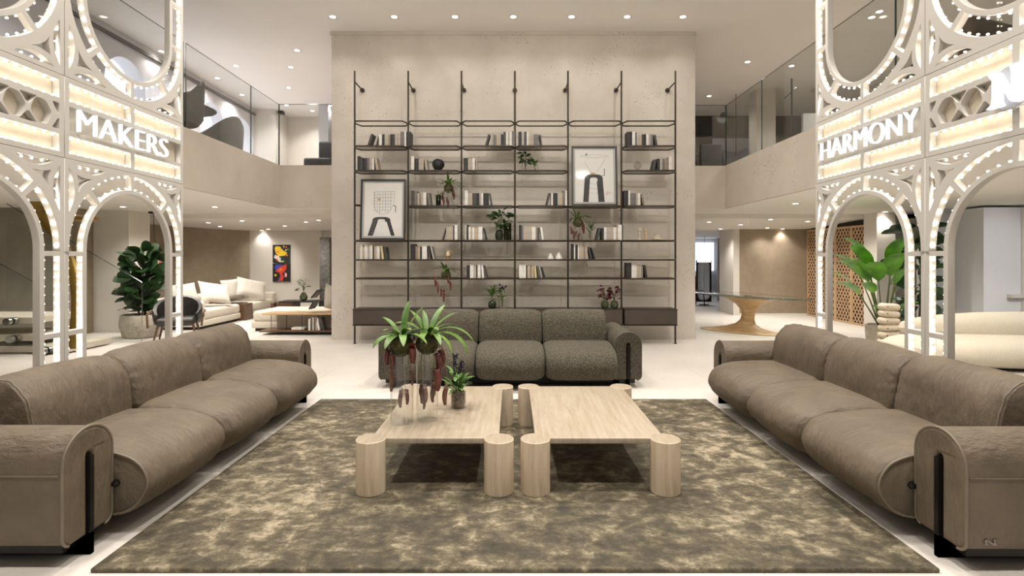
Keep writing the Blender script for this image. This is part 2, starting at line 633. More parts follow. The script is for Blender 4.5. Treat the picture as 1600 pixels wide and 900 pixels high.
def downlight(x, y, z, label, group, s=1.0, power=0, size=1.9, colour=(1.0, .86, .69), blend=.8, aim=None):
    t = thing('downlight', label, 'ceiling light', (x, y, z), 0, group)
    t.scale = (s, s, s)
    if not PROTO:
        PROTO['r'] = proto_rim.build('rim', RIM, t)
        PROTO['l'] = proto_lens.build('lens', LENS, t)
        PROTO['l'].location.z = -.008
    else:
        for k in ('r', 'l'):
            c = PROTO[k].copy()
            COL.objects.link(c)
            c.parent = t
    if power:
        spot(x, y, z - .03, power, size, colour, blend, aim)


def spot(x, y, z, power, size=1.9, colour=(1.0, .86, .69), blend=.8, aim=None, soft=.06):
    l = bpy.data.lights.new('spot', 'SPOT')
    l.energy = power
    l.spot_size = size
    l.spot_blend = blend
    l.color = colour
    l.shadow_soft_size = soft
    o = bpy.data.objects.new('spot', l)
    COL.objects.link(o)
    o.location = (x, y, z)
    if aim:
        o.rotation_euler = (Vector(aim) - Vector((x, y, z))).to_track_quat('-Z', 'Y').to_euler()


def ceil_z(y):
    if y < 11.2:
        return SOFFIT - .012
    if y < 13.4:
        return 2.37 - .12 * (y - 11.2) / 2.2
    return 2.25


def solve_low(px, py):
    d = 6.0
    while d < 24:
        if fz(py, d) >= ceil_z(d) and py < HOR:
            z = ceil_z(d)
            return fx(px, d), d, z
        d += .02
    return fx(px, 20), 20, 2.25


WARM = (1.0, .945, .87)
row = [520, 616, 711, 802, 893, 980, 1067]
for i, px in enumerate(row):
    downlight(fx(px, 8.83), 8.83, CEIL_Z, ORD[i] + ' from left of the ceiling downlights above the tall shelving', 'row of downlights above the shelving', 1.0, 22, 2.2, WARM)
upl = [(464, 78.5), (369, 103), (454.5, 104.7), (340, 122), (378, 148), (451, 137), (447.6, 164), (428.7, 175), (515, 165), (488, 173), (188, 90.7), (252, 80), (173, 126)]
for i, (px, py) in enumerate(sorted(upl)):
    d = (CEIL_Z - EYE) * F / (HOR - py)
    downlight(max(fx(px, d), -13), d, CEIL_Z, ORD[i] + ' from left of the downlights in the upper left ceiling', 'downlights above the left balcony', 1.0, 75 if px > 300 else 40, 2.4, (1.0, .94, .90))
upr = [(1108, 150), (1168, 96.7), (1179, 144), (1237, 103), (1362, 27), (1374, 18)]
for i, (px, py) in enumerate(upr):
    d = (CEIL_Z - EYE) * F / (HOR - py)
    downlight(fx(px, d), d, CEIL_Z, ORD[i] + ' from left of the downlights in the upper right ceiling', 'downlights above the right balcony', 1.0, 75, 2.4, (1.0, .94, .87))
lol = [(325.5, 348), (336, 323), (343.6, 353.7), (378, 345), (409, 360), (419, 358), (445, 353), (478, 347), (498, 344), (192, 323)]
lop = {478: 90, 378: 100, 325.5: 90, 445: 20, 336: 80, 192: 80, 498: 70}
for i, (px, py) in enumerate(sorted(lol)):
    x, d, z = solve_low(px, py)
    downlight(x, d, z, ORD[i] + ' from left of the downlights in the low left ceiling', 'downlights in the low left ceiling', .9, lop.get(px, 25), 2.1, WARM)
lor = [(1108, 347), (1126, 357.5), (1157, 351), (1199, 356), (1204, 343), (1223, 357.5), (1243, 318), (1262, 346), (1383, 331)]
lorp = {1199: 40, 1262: 80, 1157: 80, 1243: 90, 1383: 35, 1126: 60}
for i, (px, py) in enumerate(sorted(lor)):
    x, d, z = solve_low(px, py)
    downlight(x, d, z, ORD[i] + ' from left of the downlights in the low right ceiling', 'downlights in the low right ceiling', .9, lorp.get(px, 25), 2.1, WARM)
# added unseen spots at ceiling height that light the seating
for x in (-2.6, -.9, .9, 2.6):
    for y in (1.2, 3.4, 5.8):
        spot(x, y, CEIL_Z - .05, 340, 1.75, WARM, .9, soft=.12)
for s in (-1, 1):
    for y in (4.2, 6.4):
        # added unseen spots aimed up from above the arch screens to lift the ceiling
        spot(s * 3.35, y - 1.5, 5.40, 26, 2.7, WARM, 1.0, (s * 1.2, y + 1.5, CEIL_Z), soft=.1)
for x in (-2.2, 0, 2.2):  # added unseen wash spots that even out the back wall
    spot(x, 5.0, CEIL_Z - .05, 150, 1.5, WARM, 1.0, (x * .9, 9.42, 3.2), soft=.15)
    spot(x * 1.1, .6, CEIL_Z - .05, 620, .75, WARM, 1.0, (x * .8, 9.42, 1.7), soft=.2)
for s in (-1, 1):
    for y in (3.5, 6.5, 9.0):  # added unseen spots brightening the balcony fascias
        spot(s * 1.4, y - 1.2, CEIL_Z - .05, 150, 1.3, WARM, 1.0, (s * 4.3, y, 2.8), soft=.15)
    for x, y in ((5.4, 8.6), (5.6, 6.0), (6.6, 10.6), (4.6, 11.8)):  # added fill spots without fittings under the balconies
        spot(s * x, y, 2.40, 130, 2.6, WARM, .9, soft=.1)
# added fill spots without fittings, some aimed at dim walls and furniture
spot(fx(425, 12.4), 12.4, 2.22, 60, 1.0, WARM, .8, (fx(432, 14), 14, 1.2))
spot(6.7, 12.5, 2.25, 40, 1.2, WARM, .8, (7.2, 13.4, 1.2))
spot(7.2, 7.6, 2.4, 60, 1.5, WARM, .8, (6.9, 8.6, .6))
spot(5.9, 5.2, 2.4, 85, 1.7, WARM, .8, (6.6, 7.0, .5))
spot(5.0, 17.0, 2.2, 90, 2.2, (.92, .94, 1.0), .8)
spot(6.0, 16.2, 5.0, 70, 2.2, (.88, .92, 1.0), .8)
spot(-6.2, 10.2, 5.55, 120, 2.4, (.93, .93, 1.0), .8)
spot(-6.0, 7.0, 5.55, 90, 2.4, (.97, .95, 1.0), .8)
spot(6.0, 8.0, 5.55, 120, 2.4, (1.0, .95, .88), .8)
spot(7.5, 11.5, 5.55, 100, 2.4, (1.0, .95, .88), .8)
spot(-9.6, 7.6, 2.4, 90, 2.2, WARM, .8)
spot(-8.6, 8.6, 2.4, 60, 2.2, WARM, .8)
spot(-6.6, 8.6, 2.4, 70, 2.2, WARM, .8)
spot(8.4, 7.4, 2.4, 90, 2.4, (1.0, .95, .9), .8)
spot(8.9, 7.0, 2.4, 110, 1.1, (.95, .96, 1.0), 1.0, (8.75, 9.3, 1.4), soft=.15)
# ================================================================ illuminated white arch screens
FRAME_W = mat('screen lacquer', (.64, .61, .565), .45, c2=(.66, .63, .585), scale=3)
BACKING = mat('lit travertine backing', (.70, .62, .49), .7, c2=(.82, .75, .63), scale=5, stretch=(1, 5, 1), lo=.3, hi=.7)
BULB = emit('bulb glow', (1.0, .90, .75), 26)
NEON = emit('letter glow', (.94, .97, 1.0), 1.25)
PW, TH = 1.445, .055
GAP = .0015
D_FAR = 5.45
XL, XR = -3.50 - TH / 2, 3.23 + TH / 2
SEAM0, SEAM1 = 2.284, 2.924

bulb_mesh = MB().ball((0, 0, 0), (.007, .007, .010), 7, 5).build('bulb', BULB)
BULB_ME = bulb_mesh.data
bpy.data.objects.remove(bulb_mesh)


def sag(p, q, s, n=10):
    """points from p to q bulging sideways by s (to the left of the direction of travel)"""
    p, q = Vector(p), Vector(q)
    dr = q - p
    nn = Vector((-dr.y, dr.x)).normalized()
    return [tuple(p + dr * (i / n) + nn * s * (1 - (2 * i / n - 1) ** 2)) for i in range(n + 1)]


def spandrel(cu, cv, fu, fv):
    """three openings in one corner; cu, cv: inner corner, fu, fv: +-1 directions into the plate"""
    def P(u, v):
        return (cu + fu * u, cv + fv * v)
    flip = 1 if fu * fv > 0 else -1
    lens_a = sag(P(.05, .0), P(.37, .0), .055 * flip)                   # along the horizontal rail
    lens_b = sag(P(.0, .03), P(.0, .385), -.055 * flip)                 # along the stile
    A, B, C = P(.235, .092), P(.075, .075), P(.088, .218)
    tri = sag(A, B, .012 * -flip, 6)[:-1] + sag(B, C, .012 * -flip, 6)[:-1] + sag(C, A, .022 * -flip, 8)[:-1]
    bulbs = [(*P(.13 + .08 * k, .014), 'v', fv) for k in range(3)] + [(*P(.014, .12 + .09 * k), 'u', fu) for k in range(3)]
    return [lens_a, lens_b, tri], bulbs


def ring_holes(cv, upper):
    out, bulbs = [], []
    c = PW / 2
    base = 0 if upper else 180
    for a0, a1 in ((-1.5, 43), (47, 88), (92, 133), (137, 181.5)):
        out.append(arc(c, cv, .68, base + a0, base + a1, 14) + arc(c, cv, .55, base + a1, base + a0, 14))
        n1, n0 = 6, 5
        for k in range(n1):
            a = base + a0 + (a1 - a0) * (k + .5) / n1
            bulbs.append((c + .666 * math.cos(R(a)), cv + .666 * math.sin(R(a))))
        for k in range(n0):
            a = base + a0 + (a1 - a0) * (k + .5) / n0
            bulbs.append((c + .564 * math.cos(R(a)), cv + .564 * math.sin(R(a))))
    return out, bulbs


def gap_bulbs(v0, v1, n):
    out = []
    for u in (.054, .156, PW - .054, PW - .156):
        for k in range(n):
            out.append((u, v0 + (v1 - v0) * (k + .5) / n))
    return out


def side_gaps(spans):
    return [rect(u, u + .13, v0, v1) for v0, v1 in spans for u in (.04, PW - .17)]


def arch_panel():
    sp = 1.57
    c = PW / 2
    outer = [(GAP, 0), (.21, 0)] + arc(c, sp, c - .21, 180, 0, 40) + [(PW - .21, 0), (PW - GAP, 0), (PW - GAP, SEAM0 - .002), (GAP, SEAM0 - .002)]
    holes = side_gaps([(.06, .885), (.925, 1.515)])
    h, ring = ring_holes(sp, True)
    h[0] = [(PW - .04, 1.552)] + h[0] + [(PW - .17, 1.552)]
    h[3] = h[3][:15] + [(.04, 1.552), (.17, 1.552)] + h[3][15:]
    holes += h
    bulbs = gap_bulbs(.925, 1.515, 9) + ring
    for fu, cu in ((1, .04), (-1, PW - .04)):
        hs, bs = spandrel(cu, SEAM0 - .038, fu, -1)
        holes += hs
        bulbs += [(b[0], b[1]) for b in bs]
    rest = gap_bulbs(.06, .885, 12)
    return plate(outer, holes, TH, .002), bulbs, rest


def oval_panel():
    H = 2.44
    c = PW / 2
    s0, s1 = .735, 1.70
    outer = rect(GAP, PW - GAP, .002, H)
    holes = [arc(c, s0, .51, 180, 360, 40) + arc(c, s1, .51, 0, 180, 40)]
    h, ring = ring_holes(s0, False)
    h2, ring2 = ring_holes(s1, True)
    holes += h + h2
    spans = [(s0 + .045, 1.19), (1.23, s1 - .045)]
    holes += side_gaps(spans)
    bulbs = ring + gap_bulbs(*spans[0], 6)
    rest = ring2 + gap_bulbs(*spans[1], 6)
    for fu, cu in ((1, .04), (-1, PW - .04)):
        hs, bs = spandrel(cu, .04, fu, 1)
        holes += hs
        bulbs += [(b[0], b[1]) for b in bs]
        hs, bs = spandrel(cu, H - .04, fu, -1)
        holes += hs
        rest += [(b[0], b[1]) for b in bs]
    return plate(outer, holes, TH, .002), bulbs, rest


BOX = [(.042, .179), (.456, .596)]


def soft(poly, r=.014, n=4):
    """round the corners of a polygon"""
    out = []
    m = len(poly)
    for i in range(m):
        p0, p, p1 = Vector(poly[i - 1]), Vector(poly[i]), Vector(poly[(i + 1) % m])
        a = p + (p0 - p).normalized() * min(r, (p0 - p).length * .45)
        b = p + (p1 - p).normalized() * min(r, (p1 - p).length * .45)
        for k in range(n + 1):
            t = k / n
            out.append(tuple(a * (1 - t) ** 2 + p * 2 * t * (1 - t) + b * t * t))
    return out


def band_panel(lettered):
    H = SEAM1 - SEAM0
    outer = rect(GAP, PW - GAP, .001, H - .001)
    holes, bulbs = [], []
    for v0, v1 in BOX:
        for u0, u1 in ((.045, PW / 2 - .024), (PW / 2 + .024, PW - .045)):
            holes.append(rect(u0, u1, v0, v1))
            for k in range(9):
                u = u0 + (u1 - u0) * (k + .5) / 9
                bulbs += [(u, v0 + .013), (u, v1 - .013)]
    v0, v1 = .214, .414
    if lettered:
        holes.append(rect(.045, PW - .045, v0, v1))
    else:
        # ogee lattice: pods between wavy bars, with little triangles above and below
        vm = (v0 + v1) / 2
        for side in (1, -1):
            def S(poly):
                return poly if side > 0 else [(PW - u, v) for u, v in poly][::-1]
            p = .205
            for k in range(3):
                c = .045 + p * .5 + p * k + .05
                if k < 2:
                    holes.append(S(soft([(c - .088, vm + .012), (c - .05, v0 + .010), (c + .03, v0 + .010), (c + .088, vm - .012), (c + .05, v1 - .010), (c - .03, v1 - .010)], .028)))
                cc = c + p / 2
                if k < 2:
                    holes.append(S(soft([(cc - .07, v1), (cc, vm + .022), (cc + .07, v1)], .016)))
                    holes.append(S(soft([(cc - .07, v0), (cc, vm - .022), (cc + .07, v0)], .016)))
            e = .045
            holes.append(S(soft([(e, v1), (e, vm + .02), (e + .012, vm + .02), (e + .062, v1)], .01)))
            holes.append(S(soft([(e, vm - .02), (e, v0), (e + .062, v0), (e + .012, vm - .02)], .01)))
    return plate(outer, holes, TH, .002), bulbs


ARCH_ME, ARCH_B, ARCH_R = arch_panel()
OVAL_ME, OVAL_B, OVAL_R = oval_panel()
WORD_ME, WORD_B = band_panel(True)
LOGO_ME, LOGO_B = band_panel(False)
for me in (ARCH_ME, OVAL_ME, WORD_ME, LOGO_ME):
    me.materials.append(FRAME_W)


def stuff_mesh(pts):
    mb = MB()
    for u, v in pts:
        mb.ball((u, v, .004), .0105, 7, 5)
    return mb


REST_ME = {}


def module(name, label, cat, me, bulbs, rest, plane, x, y0, z0, group):
    t = thing(name, label, cat, (0, 0, 0), 0, group)
    plane(t, x, y0, z0)
    link('frame', me, t)
    for u, v in bulbs:
        o = link('bulb', BULB_ME, t)
        o.location = (u, v, .004)
    if rest:
        if me.name not in REST_ME:
            ob = stuff_mesh(rest).build('bulb_string', BULB, t)
            REST_ME[me.name] = ob.data
        else:
            ob = link('bulb_string', REST_ME[me.name], t)
        ob['kind'] = 'stuff'
    return t


def backing(t):
    mb = MB().box((PW / 2, .32, -TH / 2 - .012), (PW - .01, .62, .018))
    return mb.build('backing_panel', BACKING, t, False)


def word(t, body, u0, u1):
    me = text_mesh(body, .2, .03, -.006, .001)
    fit_mesh(me, u0, u1, .222, .408)
    me.materials.append(NEON)
    o = link('lettering', me, t)
    o.location.z = TH / 2 + .016
    o['label'] = 'glowing white lettering ' + body
    o2 = MB()
    return o


EMBLEM = mat('emblem disc', (.55, .56, .60), .4, c2=(.60, .61, .65), scale=6)


def emblem(t):
    d = MB()
    d.lathe([(.001, .0), (.138, .0), (.145, .008), (.145, .028), (.138, .034), (.001, .034)], seg=48)
    disc = d.build('emblem', EMBLEM, t)
    disc.location = (PW / 2, .315, TH / 2)
    # bold N with flared foot serifs and a swung diagonal
    N = [(-.17, -.15), (-.115, -.118), (-.105, -.05), (-.105, .075), (-.15, .135), (-.10, .150), (-.055, .125), (.03, -.02), (.065, -.055), (.075, -.03), (.075, .09),
         (.06, .15), (.175, .15), (.15, .12), (.145, .05), (.145, -.09), (.165, -.14), (.10, -.155), (.06, -.13), (-.01, -.01), (-.038, .03), (-.045, .0), (-.045, -.10), (-.02, -.15)]
    me = plate(soft([(u * .72, v * .80) for u, v in N], .014, 4), [], .045, .004)
    me.materials.append(NEON)
    o = link('letter', me, disc)
    o.location.z = .065
    o['label'] = 'glowing white capital N'


for side, plane, x, near_first in (('left', left_plane, XL, True), ('right', right_plane, XR, False)):
    for k, pos in enumerate(('far', 'near')):
        if near_first:
            y0 = D_FAR - PW * (k + 1)
        else:
            y0 = D_FAR - PW * k
        where = {'far': 'the arch screen end nearest the shelving, %s side' % side, 'near': '%s edge of the photo' % side}[pos]
        w = ('complete' if pos == 'far' else 'cropped')
        module('arch_panel', f'{w} white lattice arch panel lit by bulbs behind the {side} sofa', 'arch screen', ARCH_ME, ARCH_B, ARCH_R, plane, x, y0, 0, None)
        module('oval_panel', f'{w} white oval light panel above the {"MAKERS band" if side == "left" else "HARMONY band"}' if pos == 'far' else
               f'cropped white oval light panel above the {side} lattice band', 'arch screen', OVAL_ME, OVAL_B, OVAL_R, plane, x, y0, SEAM1, None)
        if pos == 'far':
            body = 'MAKERS' if side == 'left' else 'HARMONY'
            t = module('sign_band', f'white light box band reading {body} above the {side} arch', 'illuminated sign', WORD_ME, WORD_B, None, plane, x, y0, SEAM0, None)
            backing(t)
            if side == 'left':
                word(t, body, .105, 1.17)
            else:
                word(t, body, .13, 1.385)
        else:
            t = module('sign_band', f'white light box band with pod lattice and N emblem above the {side} cropped arch', 'illuminated sign', LOGO_ME, LOGO_B, None, plane, x, y0, SEAM0, None)
            backing(t)
            emblem(t)
# ================================================================ rug, tables, sofas
def rug_material():
    m, nt, out = _nodes('viscose rug pile')
    b = nt.nodes.new('ShaderNodeBsdfPrincipled')
    nt.links.new(b.outputs[0], out.inputs[0])
    v = _coords(nt)
    vs = _coords(nt, (1.0, 1.15, 1))
    big = _noise(nt, v, .8, 3, .5)
    mid = _noise(nt, vs, 6.5, 12, .72, .35)
    streak = _noise(nt, _coords(nt, (.8, 1.3, 1)), 17, 8, .7, .3)
    add = nt.nodes.new('ShaderNodeMath')
    add.operation = 'MULTIPLY_ADD'
    nt.links.new(big, add.inputs[0])
    add.inputs[1].default_value = .5
    nt.links.new(mid, add.inputs[2])
    add2 = nt.nodes.new('ShaderNodeMath')
    add2.operation = 'MULTIPLY_ADD'
    nt.links.new(streak, add2.inputs[0])
    add2.inputs[1].default_value = .45
    nt.links.new(add.outputs[0], add2.inputs[2])
    c = _ramp(nt, add2.outputs[0], [(.76, (.020, .015, .007)), (.90, (.047, .036, .018)), (1.0, (.104, .083, .047)), (1.12, (.34, .285, .19))])
    for e in nt.nodes:
        if e.type == 'VALTORGB' and len(e.color_ramp.elements) == 4:
            for k, p in enumerate((.53, .62, .69, .79)):
                e.color_ramp.elements[k].position = p
    sc = nt.nodes.new('ShaderNodeMath')
    sc.operation = 'MULTIPLY'
    sc.inputs[1].default_value = .68
    nt.links.new(add2.outputs[0], sc.inputs[0])
    for l in list(nt.links):
        if l.from_node == add2 and l.to_node.type == 'VALTORGB':
            tgt = l.to_socket
            nt.links.remove(l)
            nt.links.new(sc.outputs[0], tgt)
    fine = _ramp(nt, _noise(nt, vs, 75, 5, .75), [(.3, (.68, .68, .68)), (.7, (1.2, 1.2, 1.2))])
    c = _mix(nt, c, fine, .85, 'MULTIPLY')
    nt.links.new(c, b.inputs['Base Color'])
    b.inputs['Roughness'].default_value = .75
    b.inputs['Sheen Weight'].default_value = .3
    b.inputs['Sheen Tint'].default_value = (.5, .45, .36, 1)
    bp = nt.nodes.new('ShaderNodeBump')
    bp.inputs['Strength'].default_value = .5
    bp.inputs['Distance'].default_value = .012
    nt.links.new(_noise(nt, vs, 16, 8, .7), bp.inputs['Height'])
    nt.links.new(bp.outputs[0], b.inputs['Normal'])
    return m


RUG_Z = .022
rg = MB().rbox((.015, 3.905, RUG_Z / 2), (4.05, 2.94, RUG_Z), .01)
tag(rg.build('rug', rug_material()), 'large mottled olive taupe rug lying under the two travertine tables', 'rug')


def travertine(name, stretch, k=1.0):
    m, nt, out = _nodes(name)
    b = nt.nodes.new('ShaderNodeBsdfPrincipled')
    nt.links.new(b.outputs[0], out.inputs[0])
    v = _coords(nt, stretch)
    c1 = _ramp(nt, _noise(nt, v, 3.0, 8, .62, .6), [(.3, (.31 * k, .245 * k, .172 * k)), (.5, (.372 * k, .308 * k, .23 * k)), (.72, (.43 * k, .372 * k, .293 * k))])
    c2 = _ramp(nt, _noise(nt, v, 14, 6, .7), [(.30, (.80, .76, .70)), (.55, (1, 1, 1))])
    c = _mix(nt, c1, c2, .7, 'MULTIPLY')
    nt.links.new(c, b.inputs['Base Color'])
    b.inputs['Roughness'].default_value = .38
    return m


TRAV_TOP = travertine('travertine top', (11, .7, 1), .95)
TRAV_LEG_LIT = travertine('lightened travertine leg', (6, 6, .5), 1.75)  # same stone lightened in colour, standing in for light on the leg sides


def coffee_table(x0, x1, label):
    y0, y1, top = 3.25, 4.57, .356
    cx, cy = (x0 + x1) / 2, (y0 + y1) / 2
    t = thing('coffee_table', label, 'coffee table', (cx, cy, RUG_Z), 0, 'pair of travertine coffee tables')
    hx, hy, h = (x1 - x0) / 2, (y1 - y0) / 2, top - RUG_Z
    r = .0935
    # slab with quarter bites where the legs rise through it
    pts = []
    for (sx, sy, a0) in ((1, 1, 270), (-1, 1, 0), (-1, -1, 90), (1, -1, 180)):
        pass
    MB().rbox((0, 0, h - .0185), (2 * hx, 2 * hy, .035), .003).build('table_top', TRAV_TOP, t)
    for sx in (-1, 1):
        for sy in (-1, 1):
            m = MB().lathe([(.001, 0), (r - .003, 0), (r, .003), (r, h - .004), (r - .003, h)], seg=48)
            m.cur = 1
            m.lathe([(r - .003, h), (.001, h)], seg=48)
            m.build('leg', [TRAV_LEG_LIT, TRAV_TOP], t).location = (sx * hx, sy * hy, 0)
    return t


coffee_table(-.895, -.083, 'low travertine coffee table carrying the glass cylinders with hanging plants')
coffee_table(.148, .972, 'low travertine coffee table with a bare top')

NUBUCK = mat('taupe nubuck', (.104, .079, .053), .62, c2=(.152, .117, .080), scale=3.2, bump=.9, bscale=7, bstretch=(2.6, .8, .8), sheen=.15, lo=.3, hi=.7, bdist=.03, dist=.8)
BOUCLE = mat('olive boucle', (.036, .030, .019), .95, c2=(.152, .132, .093), scale=62, bump=1.0, bscale=66, sheen=.2, lo=.3, hi=.7, bdist=.02)
PIPING_N = mat('nubuck piping', (.155, .124, .088), .6, c2=(.175, .14, .1), scale=8)
PIPING_B = mat('boucle piping', (.10, .086, .06), .8, c2=(.12, .103, .075), scale=30)
IRON = mat('dark metal', (.018, .016, .015), .35, .6, c2=(.024, .022, .02), scale=9)
BASE_CLOTH = mat('black base cloth', (.02, .019, .018), .9, c2=(.026, .024, .022), scale=20)  # plain black cloth for bases and plinths


def closed_spline(pts, n=6):
    """Catmull-Rom through a closed polygon"""
    out = []
    m = len(pts)
    for i in range(m):
        p0, p1, p2, p3 = (Vector(pts[(i + k - 1) % m]) for k in range(4))
        for k in range(n):
            t = k / n
            out.append(.5 * ((2 * p1) + (p2 - p0) * t + (2 * p0 - 5 * p1 + 4 * p2 - p3) * t * t + (3 * p1 - p0 - 3 * p2 + p3) * t ** 3))
    return out


SEAT_PROF = closed_spline([(.62, .12), (.30, .10), (.02, .098), (-.11, .135), (-.185, .225), (-.195, .31), (-.135, .40), (-.01, .452), (.16, .478), (.34, .487), (.52, .475), (.64, .42)], 5)
BACK_PROF = closed_spline([(.47, .40), (.455, .52), (.47, .64), (.505, .745), (.58, .825), (.68, .848), (.78, .815), (.845, .72), (.86, .56), (.84, .42), (.66, .37)], 5)


def cushion(prof, x0, x1, flat0, flat1, seed, n=22, puff=.03, wob=.006):
    """lofted cushion: its ends are tucked in unless they are flat outer ends"""
    cy = sum(p[0] for p in prof) / len(prof)
    cz = sum(p[1] for p in prof) / len(prof)
    rings = []
    for i in range(n + 1):
        # denser near the ends
        t = .5 - .5 * math.cos(PI * i / n)
        x = x0 + (x1 - x0) * t
        e0, e1 = (x - x0), (x1 - x)
        k = 1.0
        for e, fl in ((e0, flat0), (e1, flat1)):
            w = .05 if fl else .13
            amount = .05 if fl else .30
            if e < w:
                q = 1 - e / w
                k *= 1 - amount * (1 - math.sqrt(max(0, 1 - q * q)))
        k *= 1 + puff * (math.sin(PI * t) - .6)
        ring = []
        for (y, z) in prof:
            yy, zz = cy + (y - cy) * k, cz + (z - cz) * k
            nv = noise.noise(Vector((x * 3.1 + seed * 7.3, yy * 4, zz * 4)))
            nv += .6 * noise.noise(Vector((x * 13 + seed * 3.3, yy * 5, zz * 5))) * (1 if min(e0, e1) < .2 else .35)
            dy, dz = y - cy, z - cz
            L = math.hypot(dy, dz)
            ang = math.atan2(dz, dy)
            # pleats gathered into the seams
            nv += 1.3 * noise.noise(Vector((ang * 7.0, seed * 5.1, x * 2.0))) * math.exp(-min(e0, e1) / .07) * (1 if min(e0, e1) > .004 else .2)
            ring.append(Vector((x, yy + dy / L * nv * wob, zz + dz / L * nv * wob)))
        rings.append(ring)
    return MB().loft(rings, True, True), rings


def outline_tube(ring, dx, r):
    pts = [p + Vector((dx, 0, 0)) for p in ring]
    mb = MB()
    mb.tube(pts + [pts[0], pts[1]], r, 6)
    return mb


def sofa(name, label, leather, loc, rz, emblem=False):
    fab, pip = (NUBUCK, PIPING_N) if leather else (BOUCLE, PIPING_B)
    t = thing(name, label, 'sofa', loc, rz)
    W = 1.51
    wob = .009 if leather else .004
    for k in range(3):
        x0 = -1.19 + k * 2.38 / 3
        x1 = x0 + 2.38 / 3
        mb, rings = cushion(SEAT_PROF, x0 + .003, x1 - .003, k == 0, k == 2, k + 1, wob=wob)
        c = mb.build('seat_cushion', fab, t, auto=50)
        for end, ring, dx in ((0, rings[0], -.002), (2, rings[-1], .002)):
            if k == end:
                outline_tube(ring, dx, .007).build('piping', pip, c)
                s = -1 if end == 0 else 1
                xx = (x0 if end == 0 else x1) + s * .003
                MB().tube([(xx + s * .001, -.024, .285), (xx + s * .001, -.012, .285), (xx + s * .001, .10, .285), (xx + s * .001, .112, .285)], [.006, .019, .019, .006], 12).build('slot', IRON, c)
        mb, rings = cushion(BACK_PROF, x0 + .003, x1 - .003, k == 0, k == 2, k + 11, wob=wob)
        c = mb.build('back_cushion', fab, t, auto=50)
        if leather:
            if k == 0:
                outline_tube(rings[2], 0, .006).build('piping', pip, c)
            if k == 2:
                outline_tube(rings[-3], 0, .006).build('piping', pip, c)
    # arms: an upholstered slab folded over a metal blade, with a slit in its front
    aw = .1525
    hb = .10
    prof = [(.017, hb), (.017, .50)] + arc(0, .50, .017, 0, 180, 8)[1:-1] + [(-.017, .50), (-.017, hb)]
    prof += [(-aw + .05, hb)] + arc(-aw + .05, hb + .05, .05, 270, 180, 5)[1:] + arc(0, .645 - aw, aw, 180, 0, 24) + arc(aw - .05, hb + .05, .05, 360, 270, 5)
    for s in (-1, 1):
        cx = s * (1.19 + .012 + aw)
        me = plate([(x, z) for x, z in prof], [], .96, .018)
        me.polygons.foreach_set('use_smooth', [True] * len(me.polygons))
        me.set_sharp_from_angle(angle=R(50))
        me.materials.append(fab)
        # plate lies in XY: turn so that Y -> up, Z -> front/back
        me.transform(Matrix(((1, 0, 0, 0), (0, 0, 1, 0), (0, 1, 0, 0), (0, 0, 0, 1))))
        me.flip_normals()
        bm_sub(me)
        arm = link('armrest', me, t)
        arm.location = (cx, .485, 0)
        # piping round the front face, seam along the outer flank, metal blade in the slit
        loop = [Vector((x, -.474, z)) for x, z in prof[12:]]
        MB().tube(loop, .0075, 6).build('piping', pip, arm)
        MB().tube([(s * (aw + .001), -.46, .455), (s * (aw + .001), .46, .455)], .004, 6).build('seam', pip, arm)
        bl = MB().bx(-.0125, .0125, -.492, .44, .0, .50)
        bl.bx(-.0125, .0125, -.492, -.38, .0, .11)
        bl.bx(-.09, .09, -.42, .42, .05, .098)
        bl.build('metal_leg', IRON, arm, False)
        if emblem and s == emblem:
            e = plate(soft([(-.030, -.012), (-.014, -.012), (-.022, .0), (-.022, .008), (.010, -.014), (.028, -.012), (.018, .0), (.018, .012), (.030, .014), (.008, .014), (.012, .006), (.010, -.004), (-.02, .014), (-.032, .012)], .002, 2), [], .004)
            e.materials.append(mat('pewter', (.20, .18, .16), .35, .8, c2=(.24, .22, .2), scale=9))
            eo = link('emblem', e, arm)
            eo['label'] = 'small pewter emblem on the armrest flank'
            # outer flank: face normal along s*x
            eo.matrix_local = Matrix(((0, 0, s, s * (aw + .003)), (s, 0, 0, -.36), (0, 1, 0, .155), (0, 0, 0, 1)))
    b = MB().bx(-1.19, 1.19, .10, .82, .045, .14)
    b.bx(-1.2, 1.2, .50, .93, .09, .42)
    b.build('base', BASE_CLOTH, t, False)
    rb = MB().rbox((0, .90, .37), (2.40, .10, .56), .05)
    rb.build('rear_frame', fab, t)
    return t


def bm_sub(me):
    """slight noise so that the upholstery is not machine-flat"""
    for v in me.vertices:
        n = noise.noise_vector(v.co * 4)
        v.co += n * .004


sofa('sofa', 'olive grey boucle three seat sofa standing before the tall shelving', False, (-.02, 5.87, 0), 0)
# the leather pair faces the tables from either side
sofa('sofa', 'taupe nubuck leather three seat sofa below the MAKERS screen', True, (-2.14, 3.955, 0), R(90))
sofa('sofa', 'taupe nubuck leather three seat sofa below the HARMONY screen', True, (2.14, 3.93, 0), R(-90), 1)
